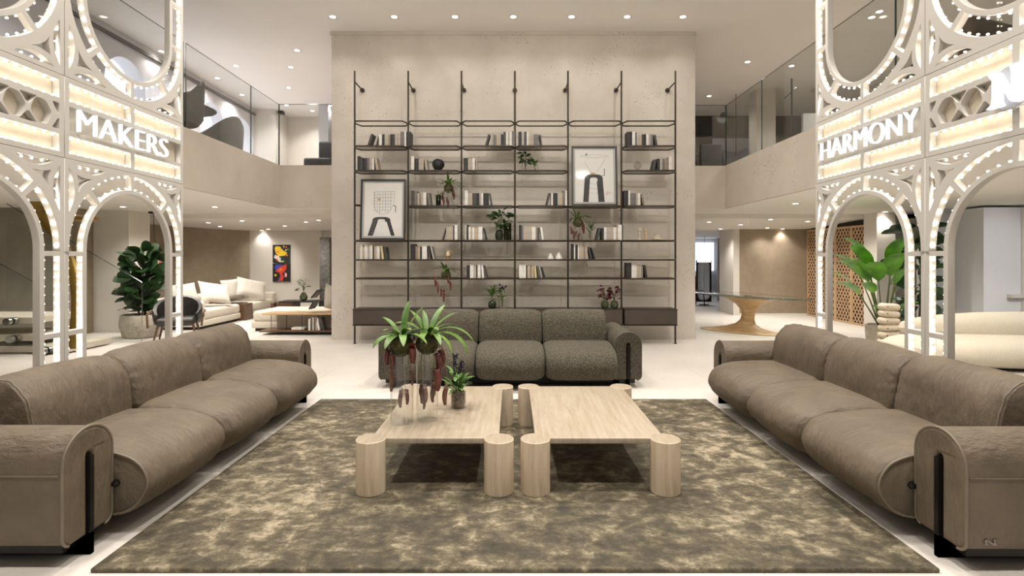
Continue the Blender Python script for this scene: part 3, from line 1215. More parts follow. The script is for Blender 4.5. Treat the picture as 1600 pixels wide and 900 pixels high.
# ================================================================ tall open shelving
BRONZE = mat('bronze metal', (.050, .039, .027), .42, .5, c2=(.062, .048, .034), scale=8)
BRONZE_D = mat('bronze shelf', (.042, .034, .026), .45, .4, c2=(.05, .041, .031), scale=8)
SMOKE = glass('smoked shelf glass', (.66, .64, .60), .8, .05, 1.5)
DRAWER = mat('brown drawer front', (.056, .041, .031), .5, c2=(.064, .048, .036), scale=6)
SY = 8.955                                   # posts' depth
POSTS = [fx(p, SY) for p in (554.3, 637.8, 721.1, 804.5, 887.5, 971.0, 1055.2)]
SD = .165                                    # half depth of a shelf
ROWZ = {1: 3.862, 2: 3.434, 3: 3.011, 4: 2.404, 5: 1.81, 6: 1.478, 7: 1.154, 8: .62}
BAYS = {1: (1, 2, 3, 5, 6, 7), 2: (1, 2, 3, 4, 5, 6, 7), 3: (1, 2, 3, 4, 5, 6, 7), 4: (1, 2, 3, 4, 5, 6, 7), 5: (1, 4, 5, 6, 7), 6: (1, 2, 3, 4, 5, 6, 7)}
sh = thing('shelving_unit', 'tall bronze metal open shelving with six bays against the plaster wall', 'shelving', (0, SY, 0))
for i, x in enumerate(POSTS):
    p = MB().cyl((x, 0, .0), (x, 0, fz(111, SY)), .0165, seg=10)
    p.cyl((x, 0, 0), (x, 0, .012), .028, seg=12)
    post = p.build('post', BRONZE, sh)
    br = MB()
    br.cyl((x, 0, 4.58), (x, .455, 4.58), .013, seg=8)
    br.cyl((x, .44, 4.58), (x, .465, 4.58), .042, seg=14)
    br.build('wall_bracket', BRONZE, post)
br = MB().cyl((POSTS[0], 0, ROWZ[4] + .02), (POSTS[0] + .07, .1, ROWZ[4] + .02), .02, seg=8)
br.build('bracket_stub', BRONZE, sh)


def shelf_outline(x0, x1, inset=0.0):
    c = .055
    d = SD - inset
    a, b = x0 + .012 + inset, x1 - .012 - inset
    pts = [(a, -.02), (a + c, -d), (b - c, -d), (b, -.02), (b, .02), (b - c, d), (a + c, d), (a, .02)]
    return [tuple(q) for q in soft(pts, .03, 3)]


for bay, rows in BAYS.items():
    x0, x1 = POSTS[bay - 1], POSTS[bay]
    for r in rows:
        z = ROWZ[r]
        o = shelf_outline(x0, x1)
        m = MB()
        n = len(o)
        inner = shelf_outline(x0, x1, .016)
        m.tube([(x, y, z - .012) for x, y in o] + [(o[0][0], o[0][1], z - .012), (o[1][0], o[1][1], z - .012)], .0135, 6)
        rim = None
        s = MB()
        k = len(inner)
        if r != 1:
            s.add([(x, y, z - .016) for x, y in inner] + [(x, y, z - .004) for x, y in inner],
                  [tuple(range(k - 1, -1, -1)), tuple(range(k, 2 * k))] + [(i, (i + 1) % k, k + (i + 1) % k, k + i) for i in range(k)])
            so = s.build('shelf', SMOKE, sh, False)
            m.build('shelf_rim', BRONZE, so)
        else:
            m.build('top_rail', BRONZE, sh)
    # drawer unit
    d = MB().rbox(((x0 + x1) / 2, 0, .485), (x1 - x0 - .04, .36, .262), .012)
    dr = d.build('drawer', DRAWER, sh)
    t = MB().bx(x0 + .016, x1 - .016, -SD - .02, SD + .02, .604, .62)
    t.build('drawer_top', BRONZE_D, dr, False)
    MB().bx(x0 + .016, x1 - .016, -SD - .02, SD + .02, .336, .350).build('drawer_rail', BRONZE, dr, False)

# ================================================================ books
BCOL = {'K': ('charcoal', (.020, .019, .019)), 'D': ('dark grey', (.055, .052, .050)), 'G': ('mid grey', (.16, .15, .14)), 'L': ('pale grey', (.40, .365, .32)),
        'W': ('white', (.72, .69, .65)), 'B': ('beige', (.44, .36, .27)), 'Y': ('cream yellow', (.62, .52, .28)), 'T': ('taupe', (.25, .205, .16))}
PAGES = mat('book pages', (.62, .56, .47), .8, c2=(.7, .64, .55), scale=60, stretch=(1, 1, 20))
BAYN = ['', 'first', 'second', 'third', 'fourth', 'fifth', 'sixth']
ROWN = {2: 'second', 3: 'third', 4: 'fourth', 5: 'fifth', 6: 'sixth', 7: 'seventh'}
PXM = (SY - .10) / F


def book(px, row, bay, wpx, hpx, code, lean, k, total, top=False):
    cname, c = BCOL[code]
    m = mat('cover ' + cname, c, .55, c2=tuple(v * 1.18 + .004 for v in c), scale=12)
    w, h, dep = wpx * PXM * .96, hpx * PXM, .19 + .03 * ((k * 37) % 5) / 5
    x = fx(px, SY - .1)
    z = ROWZ[row] - .003
    a = R(lean)
    t = thing('book', None, None, (x, SY - .085, z))
    mb = MB()
    mb.bx(-w / 2, -w / 2 + .003, 0, dep, 0, h).bx(w / 2 - .003, w / 2, 0, dep, 0, h)
    # gently rounded spine
    mb.tube([(0, .002, 0), (0, .002, h)], [w / 2, w / 2], 10, flat=.25, up=(0, 1, 0))
    o = mb.build('cover', m, t)
    MB().bx(-w / 2 + .003, w / 2 - .003, .004, dep - .005, .004, h - .005).build('pages', PAGES, t, False)
    if lean:
        # tilt about the foot edge that carries it
        s = 1 if lean > 0 else -1
        t.location.x = x
        t.rotation_euler = (0, a, 0)
        t.location.z = z + abs(math.sin(a)) * w / 2 + .001
    word_ = 'leaning ' if lean else ''
    tag(t, f'{word_}{cname} book, {ORD[k]} from left on the {ROWN[row]} shelf down, {BAYN[bay]} bay', 'book', f'books on the {ROWN[row]} shelf, {BAYN[bay]} bay')
    return t


# each row: bay, shelf row, start px, list of (code, width px, height px, lean degrees)
ROWS = [
    (1, 2, 573, 'Dl4,20,18 L3,17,16 W5,19 K4,19 L3,18 B3,18 T3,18 K7,19 L4,19 B5,20 G6,23 W3,24 K7,23'),
    (1, 3, 558, 'K4,23 D4,21 K7,20 G4,20 L4,19 W3,20 Br4,20,-9'),
    (1, 6, 558, 'L4,21 W4,22 B3,20 W5,22 L3,21 W5,22 K2,20 B4,21 W5,21 Y4,21,-7 Dl4,19,-9'),
    (2, 3, 642, 'W5,23 K7,19 L4,19 B4,18 L4,19,-7'),
    (2, 4, 642, 'D5,24 G5,23 B3,20 T3,20 L3,21 W5,21 Gl5,20,-7'),
    (2, 5, 689, 'T2,20,16 L4,21 B4,21 L3,22 K2,23 W5,24'),
    (2, 6, 641, 'K8,24 T4,21 B3,20 K3,20 W8,21 Dl3,21,-10 L3,20,-13'),
    (3, 2, 757, 'Dl4,19,16 L4,19 G5,18 B4,18 L3,19 K4,19 D4,23 W3,23 L3,23 W3,23 G5,24'),
    (3, 3, 724, 'K7,20 B4,19 L3,19 W4,20 Br2,19,-9'),
    (3, 4, 726, 'W5,24 L3,20 B4,20 D7,20 K4,20 L3,20 W3,20 K8,20 Dl3,20,-10'),
    (3, 5, 726, 'L3,24 K3,24 W3,21 B3,20 W3,20 B6,20 W7,21 K3,19,-12'),
    (3, 7, 729, 'K5,20 W6,21 L4,21 K2,20 W5,21 W4,20,-4 D3,20,-14'),
    (4, 2, 810, 'K5,23 L4,22 D4,23 W3,23 B5,18 L3,18 G8,19 Dl3,18,-8'),
    (4, 4, 852, 'Dl4,20,14 W3,20 K7,20 L4,20 B4,21 G4,24 W3,24'),
    (4, 5, 811, 'K4,24 G3,23 L3,22 B3,20 L4,20 B3,20 W6,21 T3,20 D3,20 W4,20,-9'),
    (4, 7, 811, 'W6,21 W5,21 K2,20 B4,20 T3,20 B3,20 Y3,21,-4 Dl3,19,-10 L2,18,-12 K3,17,-14'),
    (5, 5, 931, 'Dl4,19,14 K4,19 W4,20 L4,20 B3,20 L4,20 W4,20 B3,20 W6,24 D2,24'),
    (5, 6, 894, 'K3,24 W2,24 K4,23 W2,22 B4,20 L3,20 T3,20 B3,20 Dl3,20,-14 K2,19,-18'),
    (6, 2, 980, 'K8,23 W5,23 D2,22 L5,19 B3,18 K7,19 W4,19 L3,19 G4,19 Dl4,18,-10'),
    (6, 3, 1019, 'Dl4,18,13 K4,19 L4,19 G3,19 T7,19 W5,23'),
    (6, 4, 975, 'K7,24 W3,24 G9,20 L3,20 W4,20 Tl3,19,-12'),
    (6, 7, 979, 'K8,24 W5,21 W3,21 B4,20 L3,20 T3,20 K4,20,-9'),
]
for bay, row_, px, spec in ROWS:
    toks = spec.split()
    for k, tk in enumerate(toks):
        code = tk[0]
        nums = tk[1:].lstrip('lr').split(',')
        wpx, hpx = float(nums[0]), float(nums[1])
        lean = float(nums[2]) if len(nums) > 2 else 0
        run = hpx * abs(math.sin(R(lean)))
        if lean > 0:          # foot to the left, head leaning right
            book(px + wpx / 2, row_, bay, wpx * .9, hpx, code, lean, k, len(toks))
            px += wpx + run + .3
        elif lean < 0:
            prevneg = k > 0 and ',-' in toks[k - 1]
            book(px + run * (0.35 if prevneg else 1) + wpx / 2 + .3, row_, bay, wpx * .9, hpx, code, lean, k, len(toks))
            px += wpx + run * (0.35 if prevneg else 1) + .6
        else:
            book(px + wpx / 2, row_, bay, wpx, hpx, code, 0, k, len(toks))
            px += wpx

# ================================================================ framed prints on the shelving
BLACK_FR = mat('black picture frame', (.018, .016, .014), .4, c2=(.024, .021, .018), scale=8)
PAPER = mat('print paper', (.80, .785, .76), .6, c2=(.82, .805, .78), scale=4)
MOUNT = mat('print mount', (.50, .49, .465), .7, c2=(.52, .51, .485), scale=4)
INK = mat('print ink', (.035, .034, .034), .6, c2=(.05, .048, .048), scale=6)
INK_T = mat('print thin ink', (.20, .19, .18), .6, c2=(.24, .23, .22), scale=6)
INK_R = mat('print red ink', (.45, .16, .12), .6, c2=(.5, .18, .14), scale=6)
INK_B = mat('print tan ink', (.50, .38, .22), .6, c2=(.55, .42, .25), scale=6)
PGLASS = glass('picture glass', (.995, .995, .995), .12, .05, 1.3)


def print_frame(px0, px1, py0, py1, z, label, art):
    dep = 8.99
    w, h = (px1 - px0) * dep / F, (py1 - py0) * dep / F
    t = thing('framed_print', label, 'framed picture', (fx((px0 + px1) / 2, dep), dep - .06, z + .006))
    t.rotation_euler = (R(-4), 0, 0)
    f = .028
    m = MB()
    m.bx(-w / 2, w / 2, -.02, .02, 0, f).bx(-w / 2, w / 2, -.02, .02, h - f, h)
    m.bx(-w / 2, -w / 2 + f, -.02, .02, f, h - f).bx(w / 2 - f, w / 2, -.02, .02, f, h - f)
    m.build('frame', BLACK_FR, t, False)
    MB().bx(-w / 2 + f, w / 2 - f, .010, .018, f, h - f).build('mount', MOUNT, t, False)
    p = MB().bx(-w / 2 + f + .035, w / 2 - f - .035, .006, .010, f + .035, h - f - .035).build('paper', PAPER, t, False)
    # ink shapes in paper coordinates: u,v in 0..1 over the paper
    pw, ph = w - 2 * f - .07, h - 2 * f - .07

    def U(u, v):
        return Vector((-pw / 2 + u * pw, .0045, f + .035 + v * ph))
    mb = MB()
    art(mb, U)
    mb.build('drawing', [INK, INK_T, INK_R, INK_B], p, False)
    g = MB()
    g.add([(-w / 2 + f, -.006, f), (w / 2 - f, -.006, f), (w / 2 - f, -.006, h - f), (-w / 2 + f, -.006, h - f)], [(0, 1, 2, 3)])
    g.build('glazing', PGLASS, t, False)


def poly(mb, U, pts, mi):
    mb.cur = mi
    mb.add([U(*q) for q in pts], [tuple(range(len(pts)))])


def stroke(mb, U, pts, mi, w=.003):
    mb.cur = mi
    for p, q in zip(pts, pts[1:]):
        a, b = U(*p), U(*q)
        d_ = (b - a).normalized()
        n_ = Vector((-d_.z, 0, d_.x)) * w
        mb.add([a - n_, b - n_, b + n_, a + n_], [(0, 1, 2, 3)])


def legs_shape(mb, U, x0, x1, x2, x3, base, sh_, top, ri):
    """dark two-legged arch: outer feet x0..x3, inner x1..x2"""
    nn = 8
    outer = [(x0, base)] + [(x0 + .10 + .03 * k / 3, base + (sh_ - base) * (.3 + .7 * k / 3)) for k in range(4)]
    for k in range(nn):
        t = k / (nn - 1)
        u0 = x0 + .10 + (x1 - x0) * 0
    mb.cur = 0
    L = [(x0, base), (x1, base)]
    # left leg, crown, right leg as quads
    a, b = x0 + ri, x3 - ri
    mb.add([U(x0, base), U(x1, base), U(a + (x1 - x0) * 1.0, sh_), U(a, sh_)], [(0, 1, 2, 3)])
    mb.add([U(x2, base), U(x3, base), U(b, sh_), U(b - (x3 - x2) * 1.0, sh_)], [(0, 1, 2, 3)])
    c = (a + b) / 2
    ro, rin = (b - a) / 2, (b - a) / 2 - (x1 - x0)
    hh = top - sh_
    n = 14
    vs = []
    for k in range(n + 1):
        th = PI * k / n
        e = .6
        co_, si = math.cos(th), math.sin(th)
        sg = lambda v: (1 if v > 0 else -1) * abs(v) ** e
        vs += [U(c + ro * sg(co_), sh_ + hh * sg(si)), U(c + rin * sg(co_), sh_ + hh * .55 * sg(si))]
    mb.add(vs, [(2 * k, 2 * k + 1, 2 * k + 3, 2 * k + 2) for k in range(n)])


def art_left(mb, U):
    legs_shape(mb, U, .10, .24, .72, .82, .01, .27, .36, .12)
    for k, uu in enumerate((.27, .34, .41, .49, .56, .63, .70)):
        stroke(mb, U, [(uu, .83 - .01 * (k % 3)), (uu, .47 - .04 * (k % 3) + .02)], 1 if k != 3 else 0, .0018 if k % 2 else .003)
    for k, vv in enumerate((.83, .78, .72, .66, .60, .54, .48)):
        stroke(mb, U, [(.25, vv), (.80 - .02 * k, vv + .006)], 1 if k not in (0, 2) else 0, .002)
    stroke(mb, U, [(.25, .83), (.25, .58), (.30, .47), (.50, .40), (.68, .46), (.79, .62), (.80, .84)], 1, .002)
    stroke(mb, U, [(.77, .57), (.83, .57), (.83, .45)], 0, .006)
    poly(mb, U, [(.36, .67), (.43, .67), (.43, .71), (.36, .71)], 3)
    for k in range(5):
        mb.cur = 1
        p = U(.215 + .018 * k, .06 + .055 * k)
        mb.add([p + Vector((-.008, -.001, -.008)), p + Vector((.008, -.001, -.008)), p + Vector((.008, -.001, .008)), p + Vector((-.008, -.001, .008))], [(0, 1, 2, 3)])


def art_right(mb, U):
    legs_shape(mb, U, .20, .34, .60, .76, .005, .40, .53, .04)
    stroke(mb, U, [(.25, .78), (.33, .66), (.42, .57)], 1, .002)
    stroke(mb, U, [(.78, .83), (.67, .68), (.55, .57)], 1, .002)
    stroke(mb, U, [(.12, .87), (.50, .845), (.88, .87)], 1, .002)
    stroke(mb, U, [(.15, .89), (.50, .905), (.85, .89)], 1, .0015)
    poly(mb, U, [(.40, .53), (.52, .53), (.52, .565), (.40, .565)], 3)
    poly(mb, U, [(.26, .885), (.33, .895), (.29, .945)], 1)
    stroke(mb, U, [(.76, .64), (.76, .51)], 0, .006)
    stroke(mb, U, [(.77, .51), (.66, .50)], 0, .004)
    for v in (.47, .36, .27, .18):
        stroke(mb, U, [(.36, v), (.50, v - .015), (.62, v)], 1, .0015)
    stroke(mb, U, [(.80, .13), (.83, .22), (.82, .14), (.87, .21), (.86, .15), (.91, .19), (.96, .17)], 2, .002)


print_frame(564, 634, 278.5, 373.5, ROWZ[5], 'framed print of dark arch under a thin grid, standing in the first shelving bay', art_left)
print_frame(893, 964, 224.5, 318.5, ROWZ[4], 'framed print of tall dark arch under a thin funnel, in the fifth shelving bay', art_right)
# ================================================================ plants, vases and ornaments
LEAF_A = mat('pitcher plant leaf', (.045, .115, .014), .42, c2=(.13, .235, .035), scale=7)
LEAF_B = mat('fern leaf', (.045, .12, .02), .5, c2=(.10, .20, .035), scale=12)
LEAF_C = mat('dark glossy leaf', (.012, .035, .010), .38, c2=(.030, .075, .020), scale=6)
LEAF_D = mat('banana leaf', (.05, .17, .015), .36, c2=(.16, .40, .035), scale=4)
LEAF_R = mat('burgundy leaf', (.06, .008, .016), .5, c2=(.16, .02, .045), scale=14)
PITCH = mat('pitcher red', (.070, .013, .012), .4, c2=(.17, .040, .028), scale=16)
PITCH_P = mat('pitcher brown', (.12, .05, .028), .45, c2=(.20, .085, .05), scale=16)
TENDRIL = mat('tendril', (.10, .12, .03), .6, c2=(.16, .12, .05), scale=20)
MOSS = mat('moss', (.035, .040, .012), .95, c2=(.10, .085, .03), scale=45, bump=1.0, bscale=70)
STEM = mat('plant stem', (.07, .10, .03), .6, c2=(.11, .13, .05), scale=20)
BARK = mat('bark', (.06, .042, .028), .85, c2=(.11, .08, .055), scale=30)
VGLASS = glass('vase glass', (.978, .98, .976), .95, 0, 1.48)
GREEN_GLASS = glass('green vase glass', (.42, .46, .34), .8, 0, 1.45)
ROOTS = mat('roots', (.10, .075, .05), .9, c2=(.30, .25, .19), scale=40)
DARK_ORB = mat('matte black ceramic', (.014, .014, .015), .6, c2=(.02, .02, .021), scale=12)
CREAM_CER = mat('cream ceramic', (.62, .53, .40), .5, c2=(.68, .59, .46), scale=10)
WHITE_CER = mat('translucent white glass', (.70, .66, .60), .3, c2=(.76, .72, .66), scale=10)
GOLD = mat('aged gold', (.42, .29, .11), .35, .85, c2=(.5, .36, .15), scale=9)


def moss_ball(r, seed):
    mb = MB().ball((0, 0, 0), r, 26, 18)
    mb.v = [tuple(Vector(v) * (1 + .10 * noise.noise(Vector(v) * (2.6 / r) + Vector((seed, 0, 0))) + .06 * noise.noise(Vector(v) * (9 / r)))) for v in mb.v]
    return mb


def pitcher(t, top, bottom, length, r, material, seed, bend=.35):
    """a tendril from top to the pitcher, and the pitcher with its lip and lid"""
    q = random.Random(seed)
    top, bottom = Vector(top), Vector(bottom)
    ya = q.uniform(0, 2 * PI)
    side = Vector((math.cos(ya), math.sin(ya), 0))
    mb = MB()
    pts, rad = [], []
    n = 9
    for k in range(n + 1):
        s = k / n
        pts.append(bottom + Vector((0, 0, length * s)) + side * (bend * length * (s - .4) ** 2))
        rad.append(r * (.22 + .78 * math.sin(PI * min(1, .10 + s * .62)) ** .7))
    rad[-1] *= 1.12
    mb.tube(pts, rad, 8)
    lip = pts[-1]
    mb.leaf(lip - side * r * .8, ya, .9, r * 2.6, r * 2.0, .6, 4, .6, .1)
    r_ = r
    o = mb.build('pitcher', material, t, auto=None)
    tb = MB()
    mid = (top + bottom) / 2 + Vector((0, 0, -.12 * (top - bottom).length)) + side * .25 * (top - bottom).length * .6
    path = [top * (1 - s) ** 2 + mid * 2 * s * (1 - s) + bottom * s * s for s in [i / 8 for i in range(9)]]
    tb.tube(path, max(r * .09, .0012), 5)
    tb.build('tendril', TENDRIL, o)
    return o


def nepenthes(label, loc, s, seed, leaves, hang, group=None, moss=.075, mz=.03):
    q = random.Random(seed)
    t = thing('pitcher_plant', label, 'potted plant', loc, 0, group)
    m = moss_ball(moss * s, seed).build('moss_ball', MOSS, t, auto=None)
    m.location.z = mz * s
    f = MB()
    for (yaw, pitch_, L, w, droop) in leaves:
        f.leaf((.02 * s * math.cos(R(yaw)), .02 * s * math.sin(R(yaw)), (mz + moss * .7) * s), R(yaw), R(pitch_), L * s * 1.08, w * s * .95, droop, 9, .62, .22, q.uniform(-.4, .4), .5)
    f.build('foliage', LEAF_A, t, auto=None)
    for k, (x, y, z, L, r, pale) in enumerate(hang):
        st = Vector((x * .8, y * .8, .06)) * s
        pitcher(t, st, (x * s, y * s, z * s), L * s, r * s, PITCH_P if pale else PITCH, seed * 31 + k)
    return t


def glass_tube(label, loc, r, h, name='glass_vase', gm=None, group=None, foot=.012):
    t = thing(name, label, 'vase', loc, 0, group)
    MB().lathe([(.001, 0), (r - .004, 0), (r, .004), (r, h - .003), (r - .0015, h), (r - .004, h - .003), (r - .004, foot), (.001, foot)], seg=40).build('glass_body', gm or VGLASS, t)
    return t


TZ = .3565
# --- the two tall cylinders on the table
gx1, gy1 = fx(628, 3.56), 3.56
gx2, gy2 = fx(667.5, 3.62), 3.62
glass_tube('tall clear glass cylinder on the table, the one nearer the left table edge', (gx1, gy1, TZ), .079, .49, group='tall glass cylinders')
glass_tube('tall clear glass cylinder on the table, beside the small flowering plant', (gx2, gy2, TZ), .076, .49, group='tall glass cylinders')
nepenthes('pitcher plant spilling over the tall glass cylinder nearer the left table edge', (gx1, gy1, TZ + .495), 1.0, 3,
          [(80, 78, .25, .055, .5), (20, 70, .24, .05, .5), (150, 62, .2, .045, .9), (185, 30, .20, .04, 1.5), (170, 12, .19, .042, 1.8), (215, 25, .2, .05, 1.6), (250, 30, .2, .05, 1.7),
           (285, 35, .22, .055, 1.6), (320, 30, .24, .05, 1.3), (350, 38, .28, .048, 1.3), (10, 22, .24, .045, 1.6), (40, 40, .22, .05, 1.4), (120, 35, .2, .045, 1.5), (235, 55, .16, .05, 1.2), (300, 60, .18, .05, 1.4)],
          [(-.10, -.02, -.09, .10, .019, 0), (-.052, -.05, -.10, .085, .020, 0), (.085, -.05, -.075, .11, .024, 0), (-.062, -.035, -.27, .15, .016, 1), (-.02, .03, -.40, .10, .015, 1), (.045, -.035, -.36, .08, .014, 0), (.07, .02, -.24, .09, .014, 0)],
          moss=.078, mz=.04)
nepenthes('pitcher plant with long drooping leaves over the tall glass cylinder beside the small flowering plant', (gx2, gy2, TZ + .495), 1.0, 5,
          [(60, 66, .26, .05, .7), (15, 60, .24, .05, .8), (140, 64, .24, .05, .8), (110, 70, .2, .045, .7), (0, 40, .34, .045, 1.9), (-12, 28, .33, .05, 2.0), (-35, 20, .26, .05, 1.9), (-60, 35, .24, .052, 1.6),
           (200, 40, .2, .05, 1.4), (230, 30, .2, .05, 1.5), (270, 40, .2, .055, 1.7), (180, 55, .22, .045, 1.2), (300, 55, .2, .05, 1.4), (35, 45, .25, .045, 1.3)],
          [(.092, -.04, -.17, .15, .022, 0), (.11, .0, -.12, .12, .022, 0), (.085, -.06, -.275, .15, .026, 0), (-.03, -.03, -.37, .11, .016, 0), (.0, -.05, -.36, .10, .015, 1), (.03, .03, -.38, .12, .016, 1), (.05, -.02, -.33, .09, .014, 1), (-.05, .02, -.34, .09, .014, 0), (-.02, .0, -.42, .09, .012, 1), (.125, -.02, -.385, .12, .018, 1)],
          moss=.078, mz=.042)
# --- small flowering plant in a low glass
px_, py_ = fx(716, 3.92), 3.92
glass_tube('low clear glass pot with roots on the table beside the tall cylinders', (px_, py_, TZ), .062, .125, 'glass_pot')
t = thing('flowering_plant', 'small green plant with near black flowers in the low glass pot', 'potted plant', (px_, py_, TZ + .013))
MB().lathe([(.001, .0), (.045, .0), (.053, .02), (.054, .10), (.048, .112), (.001, .114)], seg=20).build('root_ball', ROOTS, t)
f, fl = MB(), MB()
q = random.Random(4)
for k in range(26):
    yaw = q.uniform(0, 2 * PI)
    z0 = q.uniform(.10, .22)
    f.leaf((.02 * math.cos(yaw), .02 * math.sin(yaw), z0), yaw, R(q.uniform(25, 70)), q.uniform(.09, .15), q.uniform(.028, .042), q.uniform(.5, 1.3), 6, .7, .25)
for k in range(7):
    a, rr = q.uniform(0, 2 * PI), q.uniform(.01, .05)
    x, y, h = rr * math.cos(a), rr * math.sin(a), q.uniform(.27, .39)
    f.tube([(x * .4, y * .4, .1), (x, y, h)], .003, 5)
    for j in range(7):
        fl.ball((x + q.uniform(-.01, .01), y + q.uniform(-.01, .01), h - .012 * j + .02), (.010, .010, .012), 6, 4)
f.build('foliage', mat('fresh leaf', (.05, .15, .02), .45, c2=(.14, .28, .05), scale=9), t, auto=None)
fl.build('flower_spike', mat('near black flower', (.018, .010, .022), .6, c2=(.035, .02, .045), scale=20), t, auto=None)

# ---------------------------------------------------------------- things on the shelves
DY = SY - .02


def shelf_at(px, row):
    return Vector((fx(px, DY), DY, ROWZ[row] - .003 if row != 8 else ROWZ[8] + .001))


small_leaves = [(80, 75, .22, .045, .5), (20, 55, .2, .04, .9), (150, 55, .2, .04, 1.0), (190, 35, .2, .04, 1.5), (225, 40, .2, .045, 1.5), (265, 45, .19, .045, 1.6), (300, 45, .2, .045, 1.5), (340, 35, .22, .04, 1.5), (5, 30, .2, .04, 1.6), (110, 40, .2, .04, 1.3), (50, 62, .2, .042, .8)]
hang_long = [(-.10, -.02, -.16, .11, .016, 0), (-.07, -.05, -.24, .11, .016, 0), (.0, -.05, -.28, .13, .017, 0), (.09, -.02, -.15, .13, .017, 0), (.07, -.05, -.10, .10, .015, 0), (-.03, .02, -.20, .09, .014, 0)]


def shelf_nepenthes(px, row, zoff, label, seed, s=1.15, hang=hang_long):
    p = shelf_at(px, row)
    return nepenthes(label, (p.x, p.y, p.z + zoff), s, seed, [(a + seed * 13, b, L, w, d) for a, b, L, w, d in small_leaves], hang)


def fern(label, loc, h, spread, seed, n=34, material=None, wid=.012, name='fern', stems=True):
    q = random.Random(seed)
    t = thing(name, label, 'potted plant', loc)
    f = MB()
    for k in range(n):
        yaw = q.uniform(0, 2 * PI)
        L = q.uniform(.5, 1) * h * .8
        f.leaf((.01 * math.cos(yaw), .01 * math.sin(yaw), h * q.uniform(.25, .5)), yaw, R(q.uniform(35, 85)), L * spread, wid * q.uniform(.7, 1.3), q.uniform(.5, 1.6), 7, .5, .1)
    f.build('foliage', material or LEAF_B, t, auto=None)
    s = MB()
    for k in range(5):
        a = q.uniform(0, 2 * PI)
        s.tube([(.02 * math.cos(a), .02 * math.sin(a), .01), (.008 * math.cos(a), .008 * math.sin(a), h * .4)], .004, 5)
    s.build('stem', STEM, t)
    return t


def bushy(label, loc, h, seed, material, n=24, lw=(.05, .075), ll=(.09, .14), spread=.5, name='potted_plant', z0=.35):
    q = random.Random(seed)
    t = thing(name, label, 'potted plant', loc)
    f = MB()
    s = MB()
    for k in range(n):
        yaw = q.uniform(0, 2 * PI)
        z = h * q.uniform(z0, .92)
        r = spread * h * q.uniform(.05, .4)
        p = (r * math.cos(yaw), r * math.sin(yaw), z)
        f.leaf(p, yaw + q.uniform(-.4, .4), R(q.uniform(-10, 50)), q.uniform(*ll), q.uniform(*lw), q.uniform(.4, 1.3), 5, .75, .15, 0, .5, q.uniform(-.9, .9))
        if k % 3 == 0:
            s.tube([(0, 0, .01), (p[0] * .4, p[1] * .4, z * .6), p], .004, 5)
    f.build('foliage', material, t, auto=None)
    s.build('stem', STEM, t)
    return t


# bay 2: black ceramic, glass with fern, pitcher plant, gold ornament, hanging pitcher plant
p = shelf_at(683, 3)
t = thing('ceramic_vase', 'round matte black ceramic vase on the third shelf down, second bay', 'vase', p)
mb = MB().lathe([(.001, 0), (.05, 0), (.055, .015), (.085, .05), (.108, .10), (.105, .145), (.075, .185), (.035, .205), (.03, .198), (.001, .19)], seg=20)
o = mb.build('body', DARK_ORB, t)
o.rotation_euler = (R(6), R(12), 0)
o.location.z = .012
MB().lathe([(.001, 0), (.05, 0), (.045, .02), (.001, .02)], seg=16).build('foot', DARK_ORB, t)
p = shelf_at(685, 4)
glass_tube('narrow green tinted glass with a fern on the fourth shelf, second bay', p, .045, .20, gm=GREEN_GLASS)
fern('airy fern in a narrow glass on the fourth shelf, second bay', (p.x, p.y, p.z + .014), .30, .75, 11)
glass_tube('clear glass cylinder under a pitcher plant on the fourth shelf, second bay', shelf_at(701, 4), .085, .27)
shelf_nepenthes(701, 4, .28, 'pitcher plant on a glass cylinder, fourth shelf of the second bay', 2, 1.1)
p = shelf_at(700, 6)
t = thing('ornament', 'small gold ring ornament on the sixth shelf down, second bay', 'ornament', p)
mb = MB().tube([(.055 * math.cos(2 * PI * k / 24), 0, .095 + .062 * math.sin(2 * PI * k / 24)) for k in range(25)], .012, 8)
mb.build('ring', GOLD, t)
MB().lathe([(.001, 0), (.045, 0), (.042, .016), (.014, .022), (.012, .05)], seg=16).build('foot', GOLD, t)
MB().lathe([(.001, .05), (.035, .06), (.03, .13), (.02, .145), (.001, .15)], seg=16).build('core', CREAM_CER, t)
shelf_nepenthes(697, 7, .02, 'pitcher plant dangling its red pitchers below the seventh shelf, second bay', 6, 1.1,
                [(-.14, -.19, -.14, .12, .016, 0), (-.10, -.21, -.24, .14, .017, 0), (-.01, -.21, -.38, .16, .017, 0), (.10, -.20, -.20, .14, .017, 0), (.06, -.22, -.10, .10, .015, 0), (-.05, -.2, -.3, .1, .014, 0)])
# bay 3
p = shelf_at(780, 5)
t = thing('glass_vase', 'round dark green glass vase on the fifth shelf, third bay', 'vase', p)
MB().lathe([(.001, 0), (.045, 0), (.062, .02), (.075, .09), (.06, .16), (.04, .185), (.035, .18), (.001, .17)], seg=22).build('glass_body', mat('dark green glass', (.02, .026, .016), .12, c2=(.035, .045, .026), scale=6), t)
bushy('broad leaved dark plant in the round vase on the fifth shelf, third bay', (p.x + .03, p.y, p.z + .175), .44, 21, LEAF_C, 26, (.06, .085), (.16, .24), .55, z0=.0)
p = shelf_at(793, 5)
glass_tube('tall glass cylinder holding a fern on the fifth shelf, third bay', p, .07, .30, gm=GREEN_GLASS)
fern('feathery fern in a tall glass on the fifth shelf, third bay', (p.x, p.y - .0, p.z + .014), .42, .8, 23, 44)
p = shelf_at(769, 8)
t = thing('glass_vase', 'round dark vase with a spiky plant on the drawers, third bay', 'vase', p)
MB().lathe([(.001, 0), (.04, 0), (.065, .025), (.075, .07), (.06, .115), (.03, .135), (.026, .13), (.001, .12)], seg=22).build('glass_body', MATS['dark green glass'], t)
